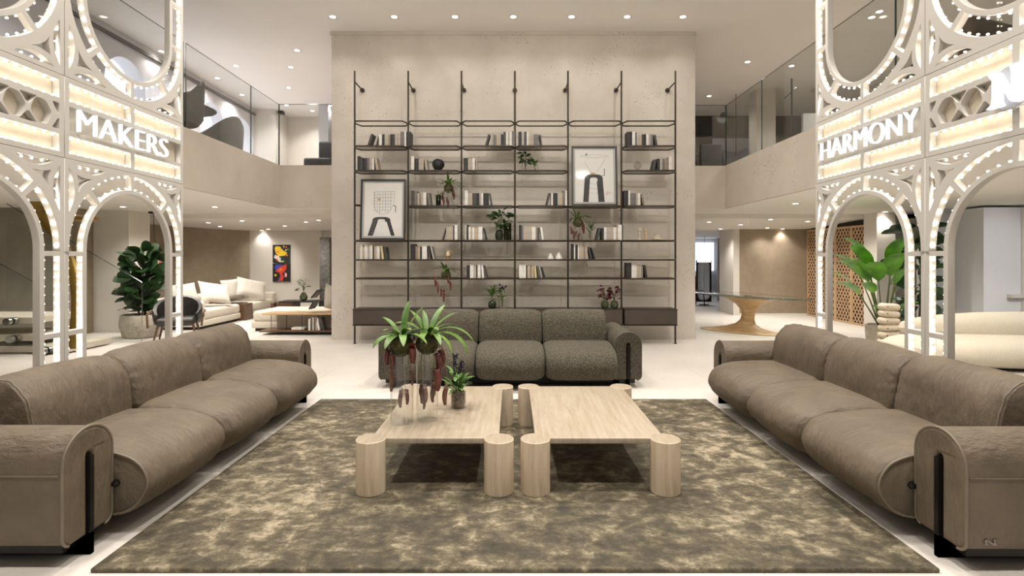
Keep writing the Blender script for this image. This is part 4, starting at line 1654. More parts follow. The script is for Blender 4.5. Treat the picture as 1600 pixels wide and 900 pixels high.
fern('spiky upright green plant in a round dark vase on the drawers, third bay', (p.x, p.y, p.z + .12), .30, 1.0, 25, 26, LEAF_A, .035, 'spiky_plant')
p = shelf_at(785, 8)
glass_tube('clear glass with a dark flowering plant on the drawers, third bay', p, .07, .15)
t = bushy('leafy plant with dark flowers in clear glass on the drawers, third bay', (p.x, p.y, p.z + .014), .36, 27, LEAF_B, 24, (.025, .04), (.08, .12), .4)
fl = MB()
q = random.Random(8)
for k in range(8):
    x, y, z = q.uniform(-.06, .06), q.uniform(-.05, .05), q.uniform(.31, .40)
    fl.ball((x, y, z), (.018, .018, .022), 7, 5)
fl.build('flower_head', MATS['near black flower'], t)
# bay 4
p = shelf_at(821, 3)
glass_tube('tall clear glass with a dark leafed plant on the third shelf, fourth bay', p, .07, .24)
bushy('dark leafed plant in tall clear glass on the third shelf, fourth bay', (p.x, p.y, p.z + .014), .34, 31, LEAF_C, 24, (.04, .06), (.09, .13), .4)
p = shelf_at(835, 3)
glass_tube('clear glass with a dark orb and spiky plant on the third shelf, fourth bay', p, .075, .16)
fern('spiky green plant growing from a dark root orb on the third shelf, fourth bay', (p.x, p.y, p.z + .014), .27, 1.0, 33, 26, LEAF_A, .035, 'spiky_plant')
for px, lab in ((860, 'shorter white glass decanter with round stopper on the sixth shelf, fourth bay'), (873, 'taller white glass decanter with round stopper on the sixth shelf, fourth bay')):
    p = shelf_at(px, 6)
    s = 1.0 if px == 860 else 1.12
    t = thing('decanter', lab, 'decanter', p)
    MB().lathe([(.001, 0), (.055 * s, 0), (.058 * s, .01), (.045 * s, .05 * s), (.022 * s, .09 * s), (.012, .10 * s), (.012, .115 * s)], seg=20).build('glass_body', WHITE_CER, t)
    MB().ball((0, 0, .13 * s), .017, 12, 8).build('stopper', VGLASS, t)
# bay 5
glass_tube('clear glass cylinder under a pitcher plant on the fifth shelf, fifth bay', shelf_at(903, 5), .085, .27)
shelf_nepenthes(903, 5, .28, 'pitcher plant on a glass cylinder, fifth shelf of the fifth bay', 9, 1.1)
p = shelf_at(922, 5)
glass_tube('narrow clear glass with a feathery fern on the fifth shelf, fifth bay', p, .045, .22)
fern('feathery fern leaning over books on the fifth shelf, fifth bay', (p.x, p.y, p.z + .014), .42, .85, 35, 40)
for px, lab in ((945, 'left burgundy leafed plant in a round green vase on the drawers, fifth bay'), (960, 'right burgundy leafed plant in a round green vase on the drawers, fifth bay')):
    p = shelf_at(px, 8)
    t = thing('glass_vase', lab.replace('burgundy leafed plant in a round green vase', 'round green glass vase holding a burgundy plant'), 'vase', p, 0, 'round green vases')
    MB().lathe([(.001, 0), (.04, 0), (.062, .025), (.072, .07), (.058, .115), (.03, .135), (.026, .13), (.001, .12)], seg=22).build('glass_body', mat('olive glass', (.05, .06, .03), .12, c2=(.09, .10, .05), scale=8), t)
    bushy(lab, (p.x, p.y, p.z + .125), .27, px, LEAF_R, 30, (.045, .07), (.06, .09), .75, 'coleus_plant', z0=.15)
# bay 6
p = shelf_at(996, 3)
t = thing('glass_ornament', 'clear ribbed glass bulb on the third shelf, sixth bay', 'ornament', p)
MB().lathe([(.001, 0), (.03, 0), (.028, .02), (.02, .03), (.05, .05), (.072, .09), (.068, .13), (.04, .165), (.015, .175), (.001, .176)], seg=20).build('glass_body', glass('milky glass', (.86, .85, .83), .9, 0, 1.5), t)
for px, h, lab in ((999, .22, 'taller cream candlestick on the fifth shelf, sixth bay'), (1009, .20, 'shorter pale wooden candlestick on the fifth shelf, sixth bay')):
    p = shelf_at(px, 5)
    t = thing('candlestick', lab, 'candlestick', p)
    mm = CREAM_CER if px == 999 else mat('pale wood', (.52, .38, .22), .5, c2=(.60, .46, .29), scale=20, stretch=(6, 6, 1))
    MB().lathe([(.001, 0), (.052, 0), (.05, .015), (.022, .03), (.018, .08), (.026, .10), (.018, .12), (.020, h * .75), (.034, h * .8), (.034, h), (.024, h), (.022, h - .02), (.001, h - .02)], seg=22).build('body', mm, t)
p = shelf_at(1026, 5)
t = thing('lidded_dish', 'cream lidded dish on the fifth shelf, sixth bay', 'dish', p)
MB().lathe([(.001, 0), (.05, 0), (.085, .012), (.082, .03), (.075, .034), (.001, .034)], seg=28).build('bowl', CREAM_CER, t)
MB().lathe([(.06, .034), (.062, .075), (.056, .082), (.001, .085)], seg=28).build('lid', CREAM_CER, t)
MB().lathe([(.045, .086), (.048, .105), (.044, .108), (.001, .106)], seg=24).build('knob', CREAM_CER, t)
# ================================================================ things further back
OAK = mat('warm wood', (.42, .26, .125), .4, c2=(.62, .42, .23), scale=3, stretch=(1, 1, 9), dist=1.0)
WALNUT = mat('walnut', (.085, .042, .022), .4, c2=(.13, .07, .038), scale=4, stretch=(1, 8, 8))
OATCLOTH = mat('off white upholstery', (.62, .56, .47), .85, c2=(.68, .62, .53), scale=30, bump=.2, bscale=90)
CUSHION_W = mat('white cushion cloth', (.68, .63, .55), .85, c2=(.73, .68, .60), scale=20, bump=.2, bscale=60)
CREAM_B = mat('cream boucle', (.70, .63, .50), .9, c2=(.80, .73, .61), scale=90, bump=.8, bscale=120)
BLACKISH = mat('black leather', (.018, .015, .014), .45, c2=(.028, .024, .022), scale=9)
TERRAZZO = mat('pale stone pot', (.46, .41, .33), .75, c2=(.55, .50, .42), scale=14, speck=(60, .74, (.33, .28, .22)))
GREYFAB = mat('grey upholstery', (.10, .097, .09), .85, c2=(.125, .12, .112), scale=40)
SOIL = mat('soil', (.03, .022, .015), .95, c2=(.05, .038, .027), scale=40)
STEEL = mat('chrome', (.55, .55, .55), .2, 1.0, c2=(.6, .6, .6), scale=9)
TREAD = mat('pale stair tread', (.56, .51, .41), .5, c2=(.60, .55, .45), scale=4)

# ---------------- lower left: stair, sculpture
for k, (pr, z, x0) in enumerate(((35, .51, -11.0), (39, .235, -10.2), (88, -.0, -9.4))):
    pass
sx = [(-7.64, .47), (-7.60, .20), (-7.10, .02)]
for k, (xr, z) in enumerate(sx):
    t = thing('stair_tread', ['upper pale floating stair tread with a chrome bolt, behind the left arch', 'middle pale floating stair tread with a chrome bolt, behind the left arch', 'lowest pale stair tread resting on the floor behind the left arch'][k], 'stair tread', (xr - .6, 8.45, z))
    MB().rbox((0, 0, .05), (1.5, .9, .10), .008).build('tread', TREAD, t, False)
    bo = MB()
    bo.cyl((.50, -.46, .05), (.50, -.62, .05), .055, seg=20)
    b = bo.build('bolt', STEEL, t)
    MB().cyl((.50, -.53, .05), (.50, -.56, .05), .058, seg=20).build('washer', IRON, b)
STAIR_GLASS = glass('stair glass', (.93, .945, .935), .9, 0, 1.45)


def stair_glass(label, pts, y):
    t = thing('stair_balustrade', label, 'glass railing', (pts[0][0], y, 0))
    x0 = pts[0][0]
    MB().add([(x - x0, 0, z) for x, z in pts], [tuple(range(len(pts)))]).build('glass_pane', STAIR_GLASS, t, False)
    e = MB()
    e.tube([(x - x0, 0, z) for x, z in pts[-2:]], .006, 4)
    e.build('edge', GEDGE, t)
    return t


xr = fx(222, 9.05)
tt = stair_glass('sloping clear glass stair balustrade beside the fiddle leaf fig', [(fx(10, 9.05), .0), (xr, .0), (xr, 1.07), (fx(10, 9.05), 2.46)], 9.05)
e = MB().tube([(xr - fx(10, 9.05), 0, 0), (xr - fx(10, 9.05), 0, 1.07)], .008, 4)
e.build('pale_edge', glass('bright glass edge', (.7, .75, .72), 1.0, .2, 2.2), tt)
xr = fx(60, 7.75)
stair_glass('front glass stair balustrade with falling top edge behind the cropped arch', [(fx(-60, 7.75), .0), (xr, .0), (xr, 1.10), (fx(-60, 7.75), 1.72)], 7.75)

t = thing('sculpture', 'large looping gold sculpture standing behind the left arch screen', 'sculpture', (fx(112, 7.2), 7.2, 0))
o0 = Vector((fx(112, 7.2), 7.2, 0))
blade = [(112, 545), (116, 520), (120.5, 490), (121, 465), (117, 435), (110, 408), (100, 385), (86, 362), (72, 342), (56, 326), (44, 320)]
pts = [at(px, py, 7.2 + .03 * k) - o0 for k, (px, py) in enumerate(blade)]
m = MB().tube(pts, [.06, .07, .085, .085, .075, .065, .07, .09, .12, .13, .06], 14, flat=.45, up=(0, 1, 0))
GOLDP = mat('gold lacquer', (.21, .135, .022), .38, .55, c2=(.29, .19, .035), scale=5)
m.build('curved_blade', GOLDP, t)
arm_ = [(66, 322), (90, 330), (112, 340), (134, 342), (149, 341), (154, 343)]
pts = [at(px, py, 7.4) - o0 for px, py in arm_]
MB().tube(pts, [.09, .10, .10, .085, .065, .02], 14, flat=.5, up=(0, 0, 1)).build('upper_petal', GOLDP, t)
MB().lathe([(.001, 0), (.22, 0), (.22, .02), (.001, .02)], seg=24).build('base_plate', GOLDP, t)

# ---------------- lower left: fig tree, chair, pendant
def leafy_tree(name, label, loc, trunk_h, crown, n, seed, material, ll, lw, pot, pot_mat, stems=1, droop=(.3, 1.0), pitch=(-20, 60)):
    q = random.Random(seed)
    t = thing(name, label, 'potted plant', loc)
    r0, r1, ph = pot
    if pot_mat:
        body = MB().lathe([(.001, 0), (r0 * .82, 0), (r0 * .9, .02), (r1, ph * .55), (r1 * .95, ph - .02), (r1 * .92, ph), (r1 * .84, ph), (r1 * .84, ph - .05), (.001, ph - .05)], seg=32)
        p = body.build('pot', pot_mat, t)
        MB().lathe([(.001, ph - .045), (r1 * .83, ph - .045)], seg=24).build('soil', SOIL, p)
    f, s = MB(), MB()
    for k in range(stems):
        a = 2 * PI * k / stems
        s.tube([(.05 * math.cos(a), .05 * math.sin(a), ph - .06), (.08 * math.cos(a), .08 * math.sin(a), trunk_h * .6), (.12 * math.cos(a) * crown[0], .1 * math.sin(a), trunk_h)], [.018, .015, .01], 6)
    s.build('trunk', BARK, t)
    for k in range(n):
        z = crown[1] + (crown[2] - crown[1]) * ((k + q.random()) / n)
        yaw = k * 2.4 + q.uniform(-.4, .4)
        rr = crown[0] * q.uniform(.05, .45)
        f.leaf((rr * math.cos(yaw), rr * math.sin(yaw), z), yaw, R(q.uniform(*pitch)), q.uniform(*ll), q.uniform(*lw), q.uniform(*droop), 6, .55, .14, q.uniform(-.4, .4), .58, q.choice((-1, 1)) * q.uniform(.3, 1.2))
    f.build('foliage', material, t, auto=None)
    return t


leafy_tree('fiddle_leaf_fig', 'fiddle leaf fig in a round pale stone pot seen through the left arch', (fx(222, 9.75), 9.75, 0), 1.35, (.42, .46, 1.62), 95, 41, LEAF_C, (.24, .36), (.18, .25), (.34, .36, .43), TERRAZZO, 3, pitch=(0, 75))
t = thing('armchair', 'dark low armchair with wooden legs beside the white sectional sofa', 'armchair', (fx(278, 9.3), 9.3, 0), R(25))
sh_ = MB()
for s in (0,):
    rings = []
    for k in range(13):
        a = R(-30 + 240 * k / 12)
        w = math.sin(R(180 * k / 12))
        rings.append([Vector((.36 * math.cos(a) * e, .34 * math.sin(a) * e, z)) for e, z in ((1.0, .32), (1.08, .40 + .30 * w), (1.04, .50 + .30 * w), (.90, .48 + .30 * w), (.86, .34))])
    sh_.loft(rings, True, True)
sh_.build('shell', BLACKISH, t)
MB().rbox((0, -.02, .36), (.60, .58, .14), .06).build('seat', BLACKISH, t)
for sx_ in (-1, 1):
    for sy_ in (-1, 1):
        MB().cyl((sx_ * .26, sy_ * .22, .32), (sx_ * .33, sy_ * .30, 0), .022, .014, 8).build('leg', WALNUT, t)
    MB().tube([(sx_ * .40, -.30, .0 + .28), (sx_ * .42, -.26, .50), (sx_ * .42, .0, .54), (sx_ * .40, .26, .50)], .018, 8).build('arm', WALNUT, t)
    pl = (fx(240, 10.6), 10.6)
pz = SOFFIT - .012
t = thing('pendant_lamp', 'small copper glass pendant lamp hanging above the fiddle leaf fig', 'pendant lamp', (pl[0], pl[1], pz))
MB().rbox((0, 0, -.02), (.16, .10, .04), .008).build('canopy', IRON, t)
MB().tube([(0, 0, -.03), (.01, 0, -.45), (.05, 0, -.72), (.05, 0, -.86)], .006, 6).build('cord', IRON, t)
COPPER = mat('copper glass', (.30, .12, .075), .25, .6, c2=(.36, .15, .09), scale=8)
MB().lathe([(.028, 0), (.03, -.07), (.045, -.10), (.105, -.17), (.12, -.24), (.10, -.27)], (.05, 0, -.86), 22).build('shade', COPPER, t)
MB().ball((.05, 0, -1.10), .045, 12, 8).build('light_bulb', emit('pendant bulb', (1, .82, .6), 9), t)

# ---------------- lower left: white sectional sofas
def block_sofa(label, loc, rz, w, dep, arm_side, parts_):
    t = thing('white_sofa', label, 'sofa', loc, rz)
    MB().rbox((0, 0, .13), (w, dep, .14), .03).build('base', OATCLOTH, t)
    MB().rbox((0, -.02, .30), (w - .04, dep - .04, .22), .07, seg=4).build('seat_cushion', OATCLOTH, t)
    MB().bx(-w / 2 + .06, w / 2 - .06, -dep / 2 + .06, dep / 2 - .06, 0, .06).build('plinth', BASE_CLOTH, t, False)
    for kind in parts_:
        if kind == 'back':
            MB().rbox((0, dep / 2 - .11, .40), (w, .24, .52), .08, seg=4).build('backrest', OATCLOTH, t)
        elif kind == 'arm_l':
            MB().rbox((-w / 2 + .11, 0, .36), (.24, dep, .46), .07, seg=4).build('armrest', OATCLOTH, t)
        elif kind == 'arm_r':
            MB().rbox((w / 2 - .11, 0, .36), (.24, dep, .46), .07, seg=4).build('armrest', OATCLOTH, t)
    return t


def pillow(label, loc, size, rot, m=None):
    t = MB()
    w, h, d_ = size
    n = 10
    vs = []
    for side in (1, -1):
        for i in range(n + 1):
            for j in range(n + 1):
                u, v = 2 * i / n - 1, 2 * j / n - 1
                e = max(0, (1 - u ** 4) * (1 - v ** 4)) ** .6
                pinch = 1 - .07 * (1 - abs(u) ** 2) * abs(v) ** 3 - .0
                pinch2 = 1 - .07 * (1 - abs(v) ** 2) * abs(u) ** 3
                vs.append((u * w / 2 * pinch2, side * d_ / 2 * e, v * h / 2 * pinch))
    k = (n + 1) ** 2
    fs = []
    for i in range(n):
        for j in range(n):
            a = i * (n + 1) + j
            fs.append((a, a + n + 1, a + n + 2, a + 1))
            fs.append((k + a, k + a + 1, k + a + n + 2, k + a + n + 1))
    t.add(vs, fs)
    o = t.build('pillow', m or CUSHION_W, None, auto=None)
    o.location = loc
    o.rotation_euler = rot
    return tag(o, label, 'pillow', 'pillows on the white sofas')


block_sofa('white low sofa with a near armrest along the taupe wall, nearest the dark armchair', (-6.95, 11.42, 0), R(90), 1.62, .96, 0, ('back', 'arm_l'))
block_sofa('white low sofa with a far armrest in the corner below the two bright paintings', (-6.82, 13.28, 0), R(90), 1.24, .88, 0, ('back', 'arm_r'))
pillow('large white pillow on the nearer white sofa, tilted toward its seat', (-6.72, 11.58, .71), (.68, .54, .17), (R(-34), R(10), R(58)))
pillow('small white pillow behind the tilted pillow on the nearer white sofa', (-7.10, 11.10, .72), (.58, .46, .15), (R(-20), R(-4), R(66)))
pillow('wide white pillow tilted over the seat of the far white sofa', (-6.64, 13.05, .73), (.74, .52, .17), (R(-30), R(14), R(48)))
pillow('narrow white pillow behind the wide pillow on the far white sofa', (-7.02, 12.86, .72), (.52, .52, .15), (R(-18), R(-4), R(58)))

t = thing('side_table', 'walnut block side table between the two white sofas', 'side table', (-6.86, 12.44, 0))
MB().rbox((0, 0, .20), (.94, .36, .40), .008).build('body', WALNUT, t, False)
MB().rbox((.06, 0, .407), (.62, .34, .012), .005).build('tray', IRON, t)
t = thing('side_table', 'walnut side table with black top carrying the leafy vase', 'side table', (fx(465, 11.9), 11.98, 0), R(4))
MB().rbox((-.30, 0, .34), (.5, .5, .27), .008).build('box', WALNUT, t, False)
MB().rbox((.10, .0, .49), (.95, .5, .03), .01).build('top', IRON, t)
for x_ in (-.45, .55):
    MB().bx(x_ - .02, x_ + .02, -.25, .25, 0, .48).build('leg', IRON, t, False)
p = Vector((fx(473, 11.9), 11.95, .506))
t = thing('glass_vase', 'round green glass vase on the walnut side table at the left', 'vase', p)
MB().lathe([(.001, 0), (.05, 0), (.085, .04), (.09, .10), (.06, .15), (.04, .19), (.035, .185), (.001, .17)], seg=20).build('glass_body', MATS['olive glass'], t)
bushy('thin dark branches with small leaves in the vase on the walnut side table', (p.x, p.y, p.z + .175), .36, 71, LEAF_C, 30, (.02, .035), (.10, .16), .7, 'branch_arrangement', z0=.2)

# chaise behind the open console
t = block_sofa('white chaise seat behind the low open console', (fx(466, 10.9), 11.02, 0), 0, 1.55, 1.15, 0, ())
pillow('pale upright pillow at the block wall edge on the white chaise', (-3.66, 10.55, .66), (.60, .52, .18), (R(-10), R(18), R(70)))
t = thing('reading_stand', 'black angled reading stand behind the low open console', 'stand', (fx(494, 10.3), 10.32, .421))
MB().box((-.05, 0, .13), (.16, .30, .03), ry=R(-58)).build('lower_panel', BLACKISH, t, False)
MB().box((.01, 0, .36), (.20, .30, .025), ry=R(-50)).build('upper_panel', BLACKISH, t, False)

cx0, cx1, cy = fx(407, 9.9), -3.36, 9.98
t = thing('open_console', 'low open console with wood shelves and cane back, beside the block wall', 'console', ((cx0 + cx1) / 2, cy + .18, 0))
hw = (cx1 - cx0) / 2
MB().rbox((0, 0, .405), (2 * hw, .42, .03), .006).build('top', OAK, t, False)
MB().rbox((-.02, 0, .075), (2 * hw + .04, .46, .03), .006).build('lower_shelf', WALNUT, t, False)
CANE = mat('pale cane web', (.36, .32, .25), .8, c2=(.50, .46, .38), scale=70)
MB().bx(-hw + .14, hw, .13, .16, .09, .39).build('back_panel', CANE, t, False)
for k in range(5):
    x_ = -hw + .18 + k * .30
    MB().cyl((x_, -.20, .09), (x_, -.20, .392), .006, seg=6).build('rod', IRON, t)
MB().bx(-hw + .3, hw - .1, -.12, .12, 0, .06).build('plinth', IRON, t, False)
for k, (px, w_, h_, c_, ln) in enumerate(((485, .035, .22, 'W', 0), (491, .04, .25, 'L', 0), (496, .03, .25, 'B', 0), (500, .035, .24, 'W', -9), (507, .03, .24, 'D', -14))):
    m = mat('cover ' + BCOL[c_][0], BCOL[c_][1], .55, c2=BCOL[c_][1])
    o = MB().bx(-w_ / 2, w_ / 2, -.08, .08, 0, h_).build('book', m, None, False)
    o.location = (fx(px, 10.0), 10.02, .093 + abs(math.sin(R(ln))) * w_ / 2)
    o.rotation_euler = (0, R(ln), 0)
    tag(o, f'{BCOL[c_][0]} book, {ORD[k]} from left inside the low open console', 'book', 'books in the low console')
o = MB().rbox((0, 0, .03), (.24, .18, .05), .006).build('storage_box', CUSHION_W)
o.location = (fx(466, 10.0), 10.05, .0905)
tag(o, 'flat white box lying inside the low open console', 'box')

# ---------------- two bright paintings
PC = {'k': (.015, .012, .012), 'y': (.72, .50, .03), 'r': (.62, .045, .03), 'b': (.03, .06, .35), 'w': (.72, .66, .60), 'g': (.05, .30, .10), 'p': (.70, .30, .38), 'o': (.65, .22, .03), 'c': (.25, .5, .6)}
PMAT = {k: mat('paint ' + k, v, .5, c2=tuple(a * 1.15 for a in v), scale=9) for k, v in PC.items()}


def painting(label, pxc, pyc, shapes):
    d_ = 14.0
    w, h = 27 * d_ / F, 28 * d_ / F
    t = thing('painting', label, 'painting', (fx(pxc, d_), 14.02, fz(pyc, d_)))
    MB().rbox((0, 0, 0), (w, .05, h), .006).build('canvas', PMAT['k'], t, False)
    ks = list(PMAT)
    mb = MB()
    for z_, (c_, pts) in enumerate(shapes):
        mb.cur = ks.index(c_)
        mb.add([((u - .5) * w, -.0265 - .0006 * z_, (v - .5) * h) for u, v in pts], [tuple(range(len(pts)))])
    mb.build('painted_shapes', [PMAT[k] for k in ks], t, False)


def blob(u, v, r, n=10):
    return [(u + r * math.cos(2 * PI * k / n), v + r * math.sin(2 * PI * k / n)) for k in range(n)]


painting('abstract painting with a yellow shape on black, upper of two on the white wall', 439.5, 396.5,
         [('y', [(.12, .82), (.20, .92), (.45, .90), (.60, .70), (.85, .55), (.72, .40), (.35, .35), (.18, .55)]), ('o', [(.18, .60), (.40, .70), (.34, .50)]), ('w', [(.08, .28), (.14, .45), (.38, .34), (.50, .12), (.68, .08), (.62, .02), (.38, .04), (.25, .18)]),
          ('p', [(.10, .40), (.2, .46), (.24, .32)]), ('g', [(.40, .12), (.7, .14), (.66, .06)]), ('r', blob(.26, .16, .06)), ('r', blob(.80, .86, .06)), ('y', blob(.66, .90, .05)), ('g', blob(.90, .74, .05)), ('w', blob(.78, .70, .045)), ('b', blob(.55, .80, .05)), ('o', blob(.84, .42, .05)), ('c', blob(.46, .24, .05))])
painting('abstract painting with a red shape on black, lower of two on the white wall', 439.5, 426,
         [('b', [(.10, .80), (.22, .96), (.58, .92), (.40, .72), (.16, .66)]), ('r', [(.14, .58), (.45, .84), (.82, .96), (.78, .66), (.55, .44), (.66, .30), (.58, .04), (.30, .04), (.46, .30), (.40, .50)]), ('p', [(.70, .52), (.84, .44), (.82, .24), (.70, .26)]), ('w', [(.74, .46), (.80, .42), (.78, .28)]),
          ('y', blob(.17, .36, .07)), ('o', [(.3, .62), (.6, .74), (.5, .58)]), ('y', [(.4, .70), (.5, .76), (.48, .70)]), ('b', [(.30, .06), (.40, .22), (.45, .08)])])

# ---------------- upper left: chairs, table, palm
def tub_chair(label, loc, rz, s=1.0):
    t = thing('tub_chair', label, 'armchair', loc, rz)
    t.scale = (s, s, s)
    rings = []
    for k in range(17):
        a = R(-35 + 250 * k / 16)
        w = math.sin(R(180 * k / 16)) ** 3
        e0 = 1.0
        rings.append([Vector((.40 * math.cos(a) * e, .38 * math.sin(a) * e, z)) for e, z in ((.82, .20), (1.0, .30), (1.06, .54 + .36 * w), (1.0, .58 + .38 * w), (.86, .55 + .35 * w), (.80, .36))])
    MB().loft(rings, True, True).build('shell', GREYFAB, t)
    MB().lathe([(.001, .20), (.30, .20), (.36, .26), (.34, .40), (.28, .44), (.001, .45)], seg=24).build('seat', GREYFAB, t)
    MB().lathe([(.001, 0), (.24, 0), (.24, .02), (.05, .04), (.05, .20)], seg=20).build('pedestal', IRON, t)
    return t


tub_chair('grey tub chair with raised back by the arched upper windows', (-5.75, 10.1, DECK), R(-105), 1.0)
tub_chair('grey tub chair at the pale edge of the left balcony glass', (-5.0, 7.6, DECK), R(-40), .95)
t = thing('round_table', 'round dark table between the upper balcony tub chairs', 'table', (-5.55, 8.6, DECK))
MB().lathe([(.001, .70), (.50, .70), (.52, .715), (.50, .73), (.001, .73)], seg=32).build('top', IRON, t)
MB().cyl((0, 0, 0), (0, 0, .70), .04, seg=12).build('pedestal', IRON, t)
MB().lathe([(.001, 0), (.28, 0), (.27, .02), (.001, .025)], seg=24).build('foot', IRON, t)
leafy_tree('palm_plant', 'spiky palm on the balcony seen through the left oval', (fx(236, 9.4), 9.4, DECK), .55, (.1, .5, .85), 34, 81, LEAF_A, (.28, .42), (.035, .05), (.16, .18, .32), TERRAZZO, 1, (.5, 1.3), (10, 80))
t = thing('dark_armchair', 'dark square armchair beside the block wall on the left balcony', 'armchair', (fx(506, 11.6), 11.6, DECK))
MB().rbox((0, 0, .22), (.62, .8, .36), .05).build('seat', BLACKISH, t)
MB().rbox((.12, 0, .45), (.42, .22, .75), .05).build('backrest', BLACKISH, t)
# ---------------- upper right
t = thing('square_armchair', 'grey square armchair behind the smoky glass on the right balcony', 'armchair', (fx(1110, 11.4), 11.6, DECK))
MB().rbox((0, -.2, .36), (.46, .16, .72), .03).build('backrest', GREYFAB, t)
MB().rbox((0, .12, .22), (.58, .6, .34), .04).build('seat', GREYFAB, t)
MB().rbox((.28, .06, .30), (.10, .6, .46), .03).build('armrest', GREYFAB, t)
MB().rbox((-.28, .06, .30), (.10, .6, .46), .03).build('armrest', GREYFAB, t)
p = at(1150, 205, 13.0)
t = thing('pendant_lamp', 'clear glass globe pendant on a rod above the right balcony', 'pendant lamp', (p.x, p.y, CEIL_Z))
MB().cyl((0, 0, 0), (0, 0, -1.58), .008, seg=6).build('rod', IRON, t)
MB().lathe([(.02, .24), (.10, .22), (.18, .14), (.22, .02), (.22, -.02), (.18, -.10)], (0, 0, -1.82), 24).build('globe', VGLASS, t)
t = thing('coat_stand', 'thin dark pole stand behind the smoky right balcony glass', 'stand', (fx(1237, 11.0), 11.0, DECK))
MB().cyl((0, 0, 0), (0, 0, 2.05), .02, seg=8).build('pole', IRON, t)
MB().cyl((-.16, 0, 1.62), (.10, 0, 1.86), .012, seg=6).build('hook', IRON, t)
MB().lathe([(.001, 0), (.2, 0), (.19, .02), (.001, .02)], seg=20).build('foot', IRON, t)
t = thing('wall_shelf', 'thin dark two tier rack behind the smoky right balcony glass', 'rack', (fx(1262, 11.4), 11.4, DECK))
for z_ in (.42, .66):
    MB().rbox((0, 0, z_), (.9, .4, .03), .006).build('tier', IRON, t)
for x_ in (-.42, .42):
    MB().bx(x_ - .012, x_ + .012, -.18, .18, 0, .66).build('leg', IRON, t, False)
for k, (px, d_, z_) in enumerate(((1452, 6.9, .0), (1545, 5.6, .0))):
    t = thing('lounge_chair', ['dark low lounge chair upstairs seen under the right oval', 'brown rounded lounge chair upstairs seen in the cropped right oval'][k], 'armchair', (fx(px, d_) + .4, d_, DECK), R(20))
    MB().rbox((0, 0, .30), (.9, .8, .34), .12, seg=4).build('seat', BLACKISH if k == 0 else WALNUT, t)
    MB().rbox((0, .32, .62), (.9, .22, .6), .1, seg=4).build('backrest', BLACKISH if k == 0 else WALNUT, t)
    MB().bx(-.3, .3, -.25, .25, 0, .15).build('plinth', IRON, t, False)

# ---------------- lower right: dining table
ax = Vector((1.15, -2.4, 0)).normalized()
t = thing('dining_table', 'oval glass dining table on a sculpted twisted wooden base', 'dining table', (4.72, 10.35, 0), math.atan2(ax.y, ax.x))
m = MB()
rg_ = []
prof_t = [(0, .82, .34, -.10), (.012, .84, .35, -.10), (.05, .60, .26, -.08), (.10, .36, .20, -.05), (.17, .20, .155, .0), (.26, .135, .125, .04), (.36, .125, .12, .06), (.46, .16, .14, .07), (.56, .27, .17, .07), (.64, .45, .22, .05), (.69, .68, .27, .03), (.715, .80, .29, .02), (.725, .80, .29, .02)]
for z_, a_, b_, off in prof_t:
    tw = (.5 - z_) * .7
    ring = []
    for j in range(40):
        th = 2 * PI * j / 40
        u, v = a_ * math.cos(th) + off, b_ * math.sin(th)
        ring.append(Vector((u * math.cos(tw) - v * math.sin(tw), u * math.sin(tw) + v * math.cos(tw), z_)))
    rg_.append(ring)
m.loft(rg_, True, True).build('wooden_base', OAK, t)
TGLASS = glass('table glass', (.91, .95, .93), .95, 0, 1.6)
m = MB()
rings = []
for e_, z_ in ((.985, .735), (1.0, .739), (1.0, .747), (.985, .751)):
    rings.append([Vector((1.33 * e_ * math.cos(2 * PI * j / 64), .60 * e_ * math.sin(2 * PI * j / 64), z_)) for j in range(64)])
gt = m.loft(rings, True, True).build('glass_top', TGLASS, t)
m = MB().tube([(1.335 * math.cos(2 * PI * j / 64), .605 * math.sin(2 * PI * j / 64), .743) for j in range(65)], .006, 5)
m.build('glass_edge', mat('green glass edge', (.05, .085, .07), .2, c2=(.07, .11, .09), scale=9), gt)
for s in (-1, 1):
    MB().cyl((s * .05 + .05, 0, .722), (s * .05 + .05, 0, .755), .03, seg=14).build('fixing', STEEL, t)

# passage: dome lamp, mirror, chair
dl = 16.3
t = thing('floor_lamp', 'slim floor lamp with a glowing white dome in the right passage', 'floor lamp', (fx(1100, dl), dl, 0))
MB().cyl((0, 0, 0), (0, 0, 1.42), .012, seg=8).build('pole', STEEL, t)
MB().lathe([(.001, 0), (.16, 0), (.15, .02), (.001, .025)], seg=20).build('foot', IRON, t)
MB().lathe([(.205, 1.36), (.20, 1.42), (.16, 1.50), (.09, 1.55), (.001, 1.57)], seg=24).build('lamp_shade', emit('lamp dome', (1, .95, .86), 1.5), t)
t = thing('pendant_lamp', 'white hourglass glass pendant above the dome lamp in the passage', 'pendant lamp', (fx(1101, 17.2), 17.2, 2.25))
MB().lathe([(.06, -.36), (.05, -.42), (.03, -.52), (.035, -.60), (.09, -.76)], seg=18).build('shade', emit('pendant glass glow', (.95, .97, 1), 1.3), t)
MB().cyl((0, 0, 0), (0, 0, -.37), .006, seg=6).build('cord', IRON, t)
dm = 17.6
t = thing('floor_mirror', 'tall dark framed mirror with rounded corners standing in the right passage', 'mirror', (fx(1099.5, dm), dm, 0))
mw_, mh_ = .26, 1.42
me = plate(rect(-mw_, mw_, 0, mh_), [soft(rect(-mw_ + .05, mw_ - .05, .05, mh_ - .05), .16, 6)], .04)
me.transform(Matrix(((1, 0, 0, 0), (0, 0, 1, 0), (0, 1, 0, 0), (0, 0, 0, 1))))
me.materials.append(IRON)
link('frame', me, t)
MB().bx(-mw_ + .02, mw_ - .02, .021, .03, .02, mh_ - .02).build('painted_mirror', mat('painted mirror reflection', (.60, .61, .65), .25, 0.0, c2=(.66, .67, .71), scale=3), t, False)  # matte pale panel, the bright reflection is painted into its colour
